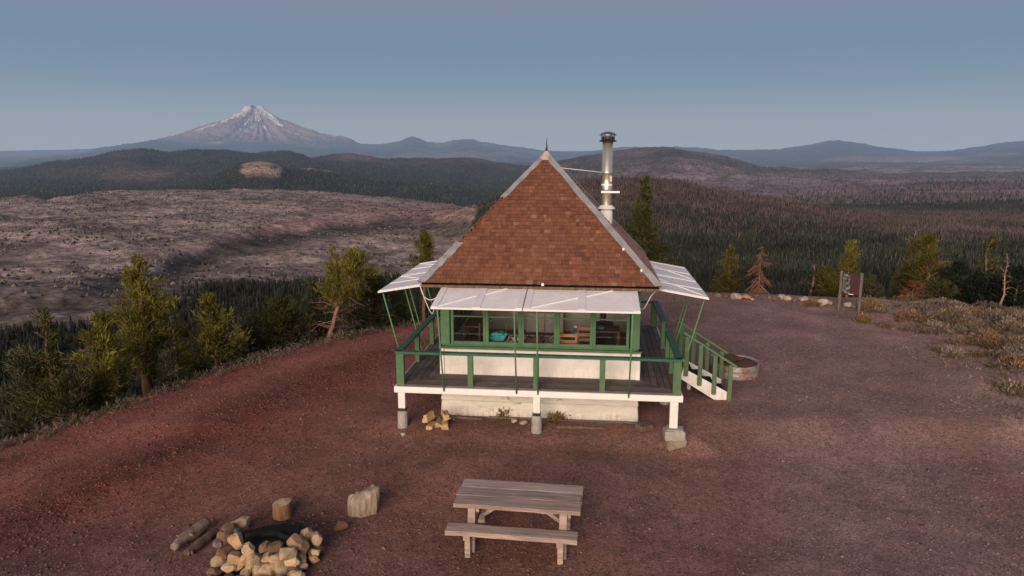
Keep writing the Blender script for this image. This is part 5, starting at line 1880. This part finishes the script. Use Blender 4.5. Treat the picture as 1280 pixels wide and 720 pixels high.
# -- far rim on the right
conifer(916, 2.4, 308, 38, 'narrow yellow green conifer left of the dead reddish tree', LEAF_Y * .55, 20, .0, .0, 1.5, shape=0.88, tuft=0.136, bark=(1, .7, .5))
conifer(955, 1.0, 308, 35, 'dead reddish brown conifer with drooping bare twigs', LEAF_G, 21, .04, 0, 1.5, droop=.8, up=.45, dead=True, name='dead_tree', bark=(1.2, .84, .72), shape=.42, branches=75, trunk_r=.045)
conifer(1022, 2.6, 312, 24, 'thin sparse dark spire between the dead tree and the information board', LEAF_B * 1.2, 22, .0, .25, .9, shape=0.61, tuft=0.128, bark=(1.1, 1.0, .95))
conifer(1041, 2.4, 338, 46, 'low yellow green bush conifer left behind the information board', LEAF_Y * .55, 23, .0, .0, 1.5, shape=0.55, tuft=0.144)
conifer(1067, 2.2, 304, 30, 'bright yellow green pine rising behind the information board', LEAF_Y * .80, 24, .15, .0, 1.7, shape=0.42, tuft=0.136, low_twigs=4, bark=(1.7, 1.3, 1.0))
conifer(1097, 2.0, 346, 30, 'small dark sparse conifer right of the information board', LEAF_D * 1.1, 25, .0, .2, 1.0, shape=0.55, tuft=0.128)
conifer(1146, 3.6, 288, 34, 'left one of two bare topped pale trunks above a green crown', LEAF_G * .9, 26, .1, .75, .9, shape=0.50, tuft=0.144, bark=(1.7, 1.35, 1.1), trunk_r=.06)
conifer(1166, 2.8, 296, 58, 'yellow green broad conifer on the far rim, right one of two pale trunks', LEAF_Y * .55, 27, .0, .08, 1.8, shape=0.55, tuft=0.152, bark=(1.7, 1.35, 1.1))
conifer(1140, 3.4, 336, 40, 'low green conifer at the left foot of the two pale trunked trees', LEAF_G * .8, 28, .0, 0, 1.4, shape=0.55, tuft=0.144)
conifer(1152, .7, 360, 34, 'low dead reddish brush heap at the foot of the yellow green conifer', LEAF_G, 29, .0, 0, 1.6, droop=.2, up=.4, dead=True, name='dead_brush', cat='brush', bark=(.9, .5, .42), shape=0.33, branches=60)
conifer(1186, 1.4, 360, 40, 'small grey green bush left of the big black green conifer', LEAF_G * .7, 30, .0, 0, 1.3, shape=0.39, tuft=0.128, name='bush', cat='bush')
conifer(1206, 2.6, 332, 52, 'big black green conifer, left one of the dark clump', LEAF_B * .8, 31, .0, 0, 2.2, shape=0.55, tuft=0.160)
conifer(1236, 2.8, 346, 56, 'low black green conifer, right one of the dark clump', LEAF_B * .8, 32, .0, 0, 2.0, shape=0.50, tuft=0.160)
conifer(1243, 5.0, 296, 46, 'half dead tree with pale trunk and sparse side branches at the right', LEAF_G * .8, 33, .15, .3, .55, shape=0.39, tuft=0.144, bark=(1.7, 1.4, 1.2), one_side=0.0, trunk_r=.06)
conifer(1267, 1.6, 318, 14, 'bare grey pole of a dead tree near the right edge of the photo', LEAF_G, 34, .3, 0, .35, dead=True, name='dead_tree', bark=(1.7, 1.5, 1.4), shape=0.33, branches=18, trunk_r=.05)
conifer(1284, 2.4, 338, 60, 'dark conifer cut by the right edge of the photo', LEAF_B * .7, 35, .0, .1, 1.6, shape=0.55, tuft=0.160)

# grey dead wood lying on the rim left of the cabin
rd = random.Random(17)
for k, (px, py, lab) in enumerate(((383, 430, 'bleached tangled root of a fallen snag at the left foot of the leaning pine'), (418, 419, 'bleached dead branch pile on the rim right of the leaning pine'), (478, 408, 'grey dead brush with a pale broken stub under the left shutters'))):
    p = gp(px, py)
    mb = MB(); mb.col = (1.5, 1.3, 1.15, 1)
    for i in range(16):
        a = rd.uniform(0, 6.28)
        l = rd.uniform(.3, .95)
        s = Vector((rd.uniform(-.3, .3), rd.uniform(-.2, .2), 0))
        e = s + Vector((math.cos(a) * l, math.sin(a) * l * .6, rd.uniform(.02, .45)))
        m_ = s.lerp(e, .5) + Vector((0, 0, rd.uniform(.02, .15)))
        mb.tube([s, m_, e], [.03, .02, .006], 5)
    mb.tube([(0, 0, -.1), (.03, 0, .3), (-.06, 0, .55), (.1, 0, .62)], [.09, .075, .06, .03], 8)
    o = mb.build('dead_branches', M['trunk'], None, True, colors=True, fix=False)
    o.location = p + Vector((0, .3, .0))
    tag(o, lab, 'dead wood')

# ------------------------------------------------------------------ dry shrubs and grass
def shrub(name, loc, rad, h, col, seed, label, n=None, group=None, cat='shrub'):
    rng = np.random.default_rng(seed)
    tf = Tufts()
    n = n or int(60 + 260 * rad)
    for i in range(n):
        th = rng.uniform(0, 6.28)
        q = rad * math.sqrt(rng.uniform(0, 1)) * (1 + .2 * math.sin(3 * th + seed))
        zz = h * (1 - (q / rad) ** 2 * .75).clip(0, 1) * rng.uniform(.35, 1.0) if isinstance(q, np.ndarray) else h * max(0, 1 - .75 * (q / rad) ** 2) * rng.uniform(.3, 1.0)
        d = Vector((math.cos(th) * q / rad * .8, math.sin(th) * q / rad * .8, 1))
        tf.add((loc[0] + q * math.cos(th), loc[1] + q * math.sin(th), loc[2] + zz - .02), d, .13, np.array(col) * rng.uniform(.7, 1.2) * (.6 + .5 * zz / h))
    o = tf.build(name, None, blades=5, width=.12, rng=rng)
    # keep the origin at the plant's base
    o.data.transform(Matrix.Translation(-Vector(loc)))
    o.location = loc
    return tag(o, label, cat, group)


DRY = (0.36, 0.245, 0.125); STRAW = (0.37, 0.285, 0.205); SAGE = (0.255, 0.205, 0.15)
named = [(1085, 387, .42, .42, DRY, 'golden dry rabbitbrush just right of the information board'), (1078, 402, .25, .2, DRY, 'small golden shrub in front of the right post of the information board'),
         (1135, 400, .42, .38, DRY, 'golden dry shrub between the information board and the right bank'), (1018, 382, .25, .22, DRY, 'little dry shrub among the rocks left of the information board'),
         (1165, 398, .4, .32, SAGE, 'olive dry shrub right beside the golden shrub on the bank'), (1170, 414, .45, .32, STRAW, 'straw coloured shrub in front of the olive shrub on the bank'),
         (1196, 396, .5, .35, STRAW, 'pale straw shrub below the big black green conifer'), (1207, 416, .4, .3, SAGE, 'olive grey shrub in the middle of the right bank'),
         (1240, 402, .5, .36, SAGE, 'olive shrub on the rim of the right bank near the photo edge'), (1232, 428, .5, .35, DRY, 'yellowish shrub halfway down the right bank'),
         (1262, 412, .45, .34, STRAW, 'straw shrub at the upper right of the bank'), (1270, 444, .45, .3, SAGE, 'olive shrub at the right photo edge, halfway down the bank'),
         (1190, 445, .35, .2, STRAW, 'low straw tuft at the lower edge of the right bank'), (1270, 490, .4, .22, STRAW, 'low straw tuft at the right photo edge below the shrubs')]
for k, (px, py, r_, h_, c_, lb) in enumerate(named):
    p = gp(px, py)
    shrub('dry_shrub', (p.x, p.y, p.z), r_, h_, c_, 900 + k, lb)
for k, (px, py, lb) in enumerate(((632, 520, 'dry grass tuft at the foundation, left of the center pier'), (714, 521, 'dry grass tuft at the foundation, right of the center pier'), (694, 526, 'low dry grass tuft at the end of the driftwood branch'))):
    p = gp(px, py)
    shrub('grass_tuft', (p.x, p.y, p.z), .14, .2 if k < 2 else .12, (.36, .25, .10), 950 + k, lb, 60, cat='grass tuft')
# uncountable small dry growth of the bank
rng = np.random.default_rng(71)
tf = Tufts()
X, Y = rng.uniform(8.5, 21, 60000), rng.uniform(11, 29, 60000)
B = ss(-1.2, 2.8, X - 12.0 - 0.2 * (Y - 22))
PAT = fbm(X / 1.1, Y / 1.1, 88, 3)
ok = (edge_sd(X, Y) < 1.6) & (rng.uniform(0, 1, 60000) < B * (0.14 + 0.9 * np.maximum(PAT, -.12)))
X, Y, B, PAT = X[ok][:5200], Y[ok][:5200], B[ok][:5200], PAT[ok][:5200]
X, Y, B, PAT = X[:2600], Y[:2600], B[:2600], PAT[:2600]
ZZ = h_near(X, Y)
for x, y, z, b, pat in zip(X, Y, ZZ, B, PAT):
    c = np.array([STRAW, STRAW, SAGE, (.24, .165, .12)][rng.integers(0, 4)])
    for q in range(3):
        tf.add((x + rng.normal(0, .08), y + rng.normal(0, .08), z + rng.uniform(0, .05)), (rng.normal(0, .6), rng.normal(0, .6), 1), .08, c * rng.uniform(.7, 1.2))
# rounded low mounds of brush, thicker towards the rim
nm = 0
while nm < 210:
    x, y = rng.uniform(9.5, 20.5), rng.uniform(12, 28.5)
    b = float(ss(-.8, 3.2, np.array(x - 12.3 - 0.2 * (y - 22))))
    if rng.uniform() > b * (.35 + .65 * float(ss(16, 23, np.array(y)))) or edge_sd(np.array([x]), np.array([y]))[0] > 1.2:
        continue
    z = hz(x, y)
    r_ = rng.uniform(.16, .46) * (.55 + .45 * b)
    h_ = r_ * rng.uniform(.4, .62)
    c = np.array([STRAW, SAGE, DRY, STRAW][rng.integers(0, 4)]) * rng.uniform(.75, 1.1)
    for q in range(int(40 + 260 * r_)):
        th, qq = rng.uniform(0, 6.28), math.sqrt(rng.uniform(0, 1))
        zz = h_ * (1 - .8 * qq * qq) * rng.uniform(.3, 1)
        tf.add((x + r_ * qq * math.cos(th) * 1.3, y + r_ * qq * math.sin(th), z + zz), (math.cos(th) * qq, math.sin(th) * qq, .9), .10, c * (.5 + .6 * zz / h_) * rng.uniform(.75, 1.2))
    nm += 1
o = tf.build('dry_brush', None, blades=4, width=.13, rng=rng)
tag(o, 'dry yellow grass and low brush covering the right bank', 'dry brush', kind='stuff')

tf = Tufts()
for k in range(170):
    t = rng.uniform(0, 8.99)
    a_, b_ = np.array(EDGE[1:12])[int(t)], np.array(EDGE[1:12])[int(t) + 1]
    q = a_ + (b_ - a_) * (t % 1)
    q = q + rng.normal(0, .35, 2) + np.array([-.35, .35])
    z = hz(q[0], q[1])
    c = np.array([(.20, .16, .11), (.13, .115, .07), (.24, .20, .16)][rng.integers(0, 3)])
    for j in range(rng.integers(3, 12)):
        tf.add((q[0] + rng.normal(0, .12), q[1] + rng.normal(0, .12), z + rng.uniform(0, .08)), (rng.normal(0, .8), rng.normal(0, .8), .8), .13, c * rng.uniform(.6, 1.2))
tag(tf.build('rim_grass', None, blades=4, width=.10, rng=rng), 'thin dry grass and twigs along the left rim of the hilltop', 'grass', kind='stuff')

# ------------------------------------------------------------------ gravel
rng = np.random.default_rng(99)
def gravel(n, rmin, rmax, smin, smax, seed, pale, P=None):
    rr = np.sqrt(rng.uniform(rmin ** 2, rmax ** 2, n))
    a = rng.uniform(R(-40), R(40), n)
    X, Y = rr * np.sin(a), rr * np.cos(a)
    if P is not None:
        X, Y = P[:, 0], P[:, 1]
    keep = (edge_sd(X, Y) < .6)
    cl = CAB_M.inverted()
    lx = X * cl[0][0] + Y * cl[0][1] + cl[0][3]
    ly = X * cl[1][0] + Y * cl[1][1] + cl[1][3]
    keep &= ~((np.abs(lx) < HW + .1) & (np.abs(ly) < HW + .1))
    X, Y = X[keep], Y[keep]
    n = len(X)
    Z = h_near(X, Y)
    tv = np.array([(1, 0, 0), (-.4, .9, 0), (-.6, -.8, .1), (.3, -.9, .2), (0, 0, 1), (.2, .1, -.6)])
    tf_ = np.array([(0, 1, 4), (1, 2, 4), (2, 3, 4), (3, 0, 4), (1, 0, 5), (2, 1, 5), (3, 2, 5), (0, 3, 5)])
    s = smin + (smax - smin) * rng.uniform(0, 1, n) ** 4
    ang = rng.uniform(0, 6.28, n)
    jit = rng.normal(0, .28, (n, 6, 3))
    T = tv[None] + jit
    c, sn = np.cos(ang)[:, None], np.sin(ang)[:, None]
    vx = (T[:, :, 0] * c - T[:, :, 1] * sn) * s[:, None] + X[:, None]
    vy = (T[:, :, 0] * sn + T[:, :, 1] * c) * s[:, None] + Y[:, None]
    vz = T[:, :, 2] * s[:, None] * .7 + Z[:, None]
    V = np.stack([vx, vy, vz], -1).reshape(-1, 3)
    F = (tf_[None] + (np.arange(n) * 6)[:, None, None]).reshape(-1, 3)
    t = rng.uniform(0, 1, (n, 1))
    right = ss(-2, 9, X)[:, None]
    base = np.array([.122, .056, .046])[None] * (1 - right) + np.array([.137, .085, .075])[None] * right
    if P is not None:
        base = base * np.array([.74, .56, .52])[None]
    C = base * 1.6 * rng.uniform(.6, 1.45, (n, 1))
    C = np.where((t > 1 - pale) & (s[:, None] < smin + .3 * (smax - smin)), np.array([.34, .25, .21])[None] * rng.uniform(.6, 1.3, (n, 1)), C)
    return V, F, np.repeat(C, 6, 0)


def berm():
    # coarse cinder heaped along the step to the track
    n = 9000
    k = rng.integers(0, len(ROAD) - 1, n)
    A, Bq = np.array(ROAD)[k], np.array(ROAD)[k + 1]
    t = rng.uniform(0, 1, (n, 1))
    P = A + (Bq - A) * t + rng.normal(0, .55, (n, 2))
    return P


parts = [gravel(85000, 8, 24, .005, .030, 1, .16), gravel(2500, 8, 26, .014, .05, 3, .03), gravel(9000, 0, 0, .009, .038, 4, .02, berm()), gravel(16000, 17, 31, .010, .045, 2, .12)]
off = 0
Vs, Fs, Cs = [], [], []
for v_, f_, c_ in parts:
    Vs.append(v_); Fs.append(f_ + off); Cs.append(c_); off += len(v_)
o = fast_mesh('gravel', np.concatenate(Vs), np.concatenate(Fs), 3, surf('gravel_stone', (.8, .8, .8), (1.1, 1.1, 1.1), 30, .95, 0, attr=True, spec=.1), np.concatenate(Cs))
tag(o, 'loose red and brown cinder gravel scattered over the hilltop', 'gravel', kind='stuff')

# ------------------------------------------------------------------ things inside the cabin
def in_cab(name, x, y, z, label, cat, r_=0):
    p = cw(x, y, z)
    return empty(name, p, YAW + r_, label, cat)


FZ = .948
wood = plain('orange_pine', (0.540, 0.234, 0.090), .6); dkw = plain('dark_wood', (0.126, 0.072, 0.045), .6); blue = plain('blue_plastic', (0.054, 0.180, 0.432), .5)
teal = plain('teal_cloth', (0.054, 0.396, 0.432), .9); quilt = surf('patterned_quilt', (.10, .035, .04), (.55, .47, .42), 16, .9, .3, lo=.48, hi=.53)
# bed under the front windows
bed = in_cab('bed', -.45, -1.45, FZ, 'bed with a pale patterned quilt behind the second front window', 'bed')
mb = MB(); mb.bbox(-.62, .95, -.42, .42, .22, .30)
mb.build('bed_frame', dkw, bed)
for sx in (-.58, .91):
    for sy in (-.38, .38):
        mb = MB(); mb.bbox(sx - .03, sx + .03, sy - .03, sy + .03, 0, .22); mb.build('leg', dkw, bed)
mb = MB(); mb.bbox(-.60, .93, -.40, .40, .30, .60); mb.build('mattress', M['interior'], bed, bevel=.04)
nn = 26
vs, fs = [], []
for i in range(nn):
    for j in range(16):
        x, y = -.62 + 1.57 * i / (nn - 1), -.43 + .86 * j / 15
        vs.append((x, y, (.62 + .05 * mnoise.noise(Vector((x * 6, y * 6, 0))) + .04 - (.25 if j in (0, 15) else 0))))
for i in range(nn - 1):
    for j in range(15):
        fs.append((i * 16 + j, (i + 1) * 16 + j, (i + 1) * 16 + j + 1, i * 16 + j + 1))
mb = MB(); mb.add(vs, fs); mb.build('quilt', quilt, bed, True)


def bundle(name, x, y, z, size, seed, mat, label, cat):
    p = cw(x, y, z)
    o = rock_obj(name, p, size, seed, mat, (1, 1, 1), .4, label, cat, sub=4, rough=.45)
    return o


bundle('cloth_bundle', -.92, -1.72, FZ + .74, (.46, .34, .32), 41, teal, 'crumpled teal sleeping bag on the left end of the bed', 'cloth')
bundle('cloth_bundle', -.55, -1.74, FZ + .72, (.56, .34, .26), 43, quilt, 'crumpled pale and dark blanket right of the teal sleeping bag', 'cloth')
bundle('cloth_bundle', -.05, -1.72, FZ + .70, (.40, .28, .16), 44, plain('red_cloth', (.25, .04, .04), .9), 'crumpled red blanket at the right end of the bed', 'cloth')


def chair(x, y, r_, label, mat):
    c = in_cab('chair', x, y, FZ, label, 'chair', r_)
    mb = MB(); mb.bbox(-.2, .2, -.2, .2, .42, .46); mb.build('seat', mat, c, bevel=.01)
    for sx in (-.18, .18):
        for sy in (-.18, .18):
            mb = MB(); mb.beam((sx, sy, 0), (sx, sy, .42 if sy < 0 else .92), .04, .04, (0, 1, 0)); mb.build('leg', mat, c)
    mb = MB()
    for z in (.56, .68, .82):
        mb.bbox(-.16, .16, .165, .19, z, z + .07)
    mb.build('backrest', mat, c)
    return c


chair(1.02, -1.30, 0.1, 'orange wooden ladder back chair behind the fourth front window', wood)
chair(.62, -1.62, math.pi, 'low orange wooden chair right behind the third front window', wood)
t = in_cab('table', 1.45, -.55, FZ, 'dark wooden table behind the right front window', 'table')
mb = MB(); mb.bbox(-.35, .35, -.3, .3, .70, .74); mb.build('table_top', dkw, t, bevel=.006)
for sx in (-.31, .31):
    for sy in (-.26, .26):
        mb = MB(); mb.bbox(sx - .03, sx + .03, sy - .03, sy + .03, 0, .70); mb.build('leg', dkw, t)
p = cw(1.35, -.65, FZ + .74)
mb = MB(); mb.lathe((0, 0, 0), [(.001, 0), (.07, .0), (.10, .06), (.095, .06), (.06, .01), (.001, .01)], 16)
o = mb.build('bowl', plain('green_enamel', (.03, .25, .12), .4), None, True); o.location = p; tag(o, 'green enamel bowl on the dark table inside the cabin', 'bowl')
j = in_cab('water_jug', .78, -.95, FZ, 'tall blue water jug beside the ladder back chair inside the cabin', 'jug')
mb = MB(); mb.lathe((0, 0, 0), [(.001, 0), (.15, 0), (.16, .05), (.16, .66), (.10, .76), (.045, .79), (.045, .84), (.001, .84)], 20); mb.build('body', blue, j, True)
mb = MB(); mb.lathe((0, 0, 0), [(.05, .83), (.055, .84), (.055, .88), (.001, .885)], 14); mb.build('cap', M['white_trim'], j, True)
s = in_cab('wood_stove', 1.42, -.42 + .75, FZ, 'black iron wood stove in the right rear of the cabin', 'stove')
mb = MB(); mb.bbox(-.25, .25, -.22, .22, .18, .66); mb.build('firebox', M['black'], s, bevel=.02)
for sx in (-.2, .2):
    for sy in (-.17, .17):
        mb = MB(); mb.bbox(sx - .025, sx + .025, sy - .025, sy + .025, 0, .18); mb.build('leg', M['black'], s)
mb = MB(); mb.lathe((0, 0, 0), [(.075, .66), (.075, 2.04)], 18); mb.build('stove_pipe', M['black'], s, True)
k = in_cab('cabinet', -.1, 1.75, FZ, 'pale wooden cabinet along the back wall inside the cabin', 'cabinet')
mb = MB(); mb.bbox(-.5, .5, -.2, .2, .06, .62); mb.build('body', M['interior'], k, bevel=.006)
for sx in (-.25, .25):
    mb = MB(); mb.bbox(sx - .235, sx + .235, -.222, -.203, .09, .59); d_ = mb.build('door', M['white'], k, bevel=.004)
    mb = MB(); mb.lathe((sx + (.18 if sx < 0 else -.18), -.235, .4), [(.001, -.015), (.015, 0), (.001, .015)], 8); mb.build('handle', M['dark_metal'], d_, True)
sh2 = in_cab('shelf_rack', -1.65, -.6, FZ, 'dark wooden crib rack in the left corner behind the first front window', 'rack')
for zz in (.1, .45, .80):
    mb = MB(); mb.bbox(-.2, .2, -.45, .45, zz, zz + .03); mb.build('shelf', dkw, sh2)
for sx in (-.18, .18):
    for sy in (-.42, .42):
        mb = MB(); mb.bbox(sx - .02, sx + .02, sy - .02, sy + .02, 0, .9); mb.build('upright', dkw, sh2)
p = cw(-1.15, -.4, FZ + .62)
mb = MB()
for q in range(2):
    mb.tube([(.24 * math.cos(a) + .01 * q, .012 * q, .24 * math.sin(a)) for a in np.linspace(0, 6.283, 30)], .008, 6, cap=False)
o = mb.build('coiled_hose', M['concrete'], None, True); o.location = p; o.rotation_euler = (-.3, 0, .2)
tag(o, 'pale coiled hose hanging behind the first front window', 'hose')
st_ = in_cab('stool', -1.15, -.35, FZ, 'small dark stool below the coiled hose inside the cabin', 'stool')
mb = MB(); mb.lathe((0, 0, 0), [(.001, .34), (.17, .34), (.17, .375), (.001, .375)], 18); mb.build('seat', dkw, st_)
for a in range(3):
    t_ = a * 2.094
    mb = MB(); mb.beam((.15 * math.cos(t_), .15 * math.sin(t_), 0), (.10 * math.cos(t_), .10 * math.sin(t_), .34), .03, .03); mb.build('leg', dkw, st_)

# ------------------------------------------------------------------ sky and light
SUN_EL, SUN_AZ = R(18.0), R(180 + 16)       # low behind the camera, a little to the left
w = bpy.data.worlds.new("World")
scene.world = w
w.use_nodes = True
nt = w.node_tree
N, L = nt.nodes, nt.links
N.clear()
sky = N.new('ShaderNodeTexSky')
sky.sky_type = 'NISHITA'
sky.sun_disc = False
sky.sun_elevation = R(6.0)
sky.sun_rotation = SUN_AZ
sky.altitude = 2000
sky.air_density = 1.0
sky.dust_density = 1.0
sky.ozone_density = 1.5
# dusk sky: the belt of pink over grey blue opposite the sun, the glow of the low sun behind
tc = N.new('ShaderNodeTexCoord')
nrm = N.new('ShaderNodeVectorMath'); nrm.operation = 'NORMALIZE'
L.new(tc.outputs['Generated'], nrm.inputs[0])
sep = N.new('ShaderNodeSeparateXYZ'); L.new(nrm.outputs[0], sep.inputs[0])
mr = N.new('ShaderNodeMapRange'); mr.inputs[1].default_value = -0.1; mr.inputs[2].default_value = 0.9
L.new(sep.outputs['Z'], mr.inputs[0])
rmp = ramp(nt, mr.outputs[0], [(0.0, (.30, .32, .37)), (0.09, (.33, .375, .44)), (.135, (.312, .362, .43)), (.19, (.212, .298, .395)), (.235, (.186, .27, .388)), (.30, (.235, .258, .35)), (.42, (.20, .225, .325)), (1.0, (.17, .20, .31))])
sc10 = N.new('ShaderNodeVectorMath'); sc10.operation = 'SCALE'; sc10.inputs[3].default_value = 10.0
L.new(rmp, sc10.inputs[0])
glow = N.new('ShaderNodeVectorMath'); glow.operation = 'DOT_PRODUCT'
glow.inputs[1].default_value = (math.sin(SUN_AZ), math.cos(SUN_AZ), 0.1)
L.new(nrm.outputs[0], glow.inputs[0])
gm = N.new('ShaderNodeMapRange'); gm.interpolation_type = 'SMOOTHSTEP'; gm.inputs[1].default_value = -0.35; gm.inputs[2].default_value = 0.8; gm.inputs[3].default_value = 0.0; gm.inputs[4].default_value = 0.9
L.new(glow.outputs['Value'], gm.inputs[0])
mx = N.new('ShaderNodeMix'); mx.data_type = 'RGBA'
L.new(gm.outputs[0], mx.inputs[0]); L.new(sc10.outputs[0], mx.inputs[6]); sc2 = N.new('ShaderNodeVectorMath'); sc2.operation = 'MULTIPLY'; sc2.inputs[1].default_value = (2.0, 1.6, 1.25)
L.new(sky.outputs[0], sc2.inputs[0]); L.new(sc2.outputs[0], mx.inputs[7])
bg = N.new('ShaderNodeBackground')
bg.inputs['Strength'].default_value = 0.1
L.new(mx.outputs[2], bg.inputs['Color'])
out = N.new('ShaderNodeOutputWorld')
L.new(bg.outputs[0], out.inputs['Surface'])

sd_ = bpy.data.lights.new('sun', 'SUN')
sd_.energy = 3.5
sd_.angle = R(36)
sd_.color = (1.0, 0.80, 0.65)
sun = bpy.data.objects.new('sun', sd_)
COL.objects.link(sun)
dirv = Vector((math.sin(SUN_AZ) * math.cos(SUN_EL), math.cos(SUN_AZ) * math.cos(SUN_EL), math.sin(SUN_EL)))
sun.rotation_euler = dirv.to_track_quat('Z', 'Y').to_euler()
sun.location = dirv * 200 + Vector((0, 15, 0))

scene.view_settings.view_transform = 'Standard'
scene.view_settings.look = 'None'
scene.view_settings.exposure = 0
scene.view_settings.gamma = 1
scene.render.engine = 'CYCLES'
scene.cycles.use_denoising = True
scene.cycles.max_bounces = 6
scene.cycles.diffuse_bounces = 3
scene.cycles.transparent_max_bounces = 12
scene.cycles.caustics_reflective = False
scene.cycles.caustics_refractive = False
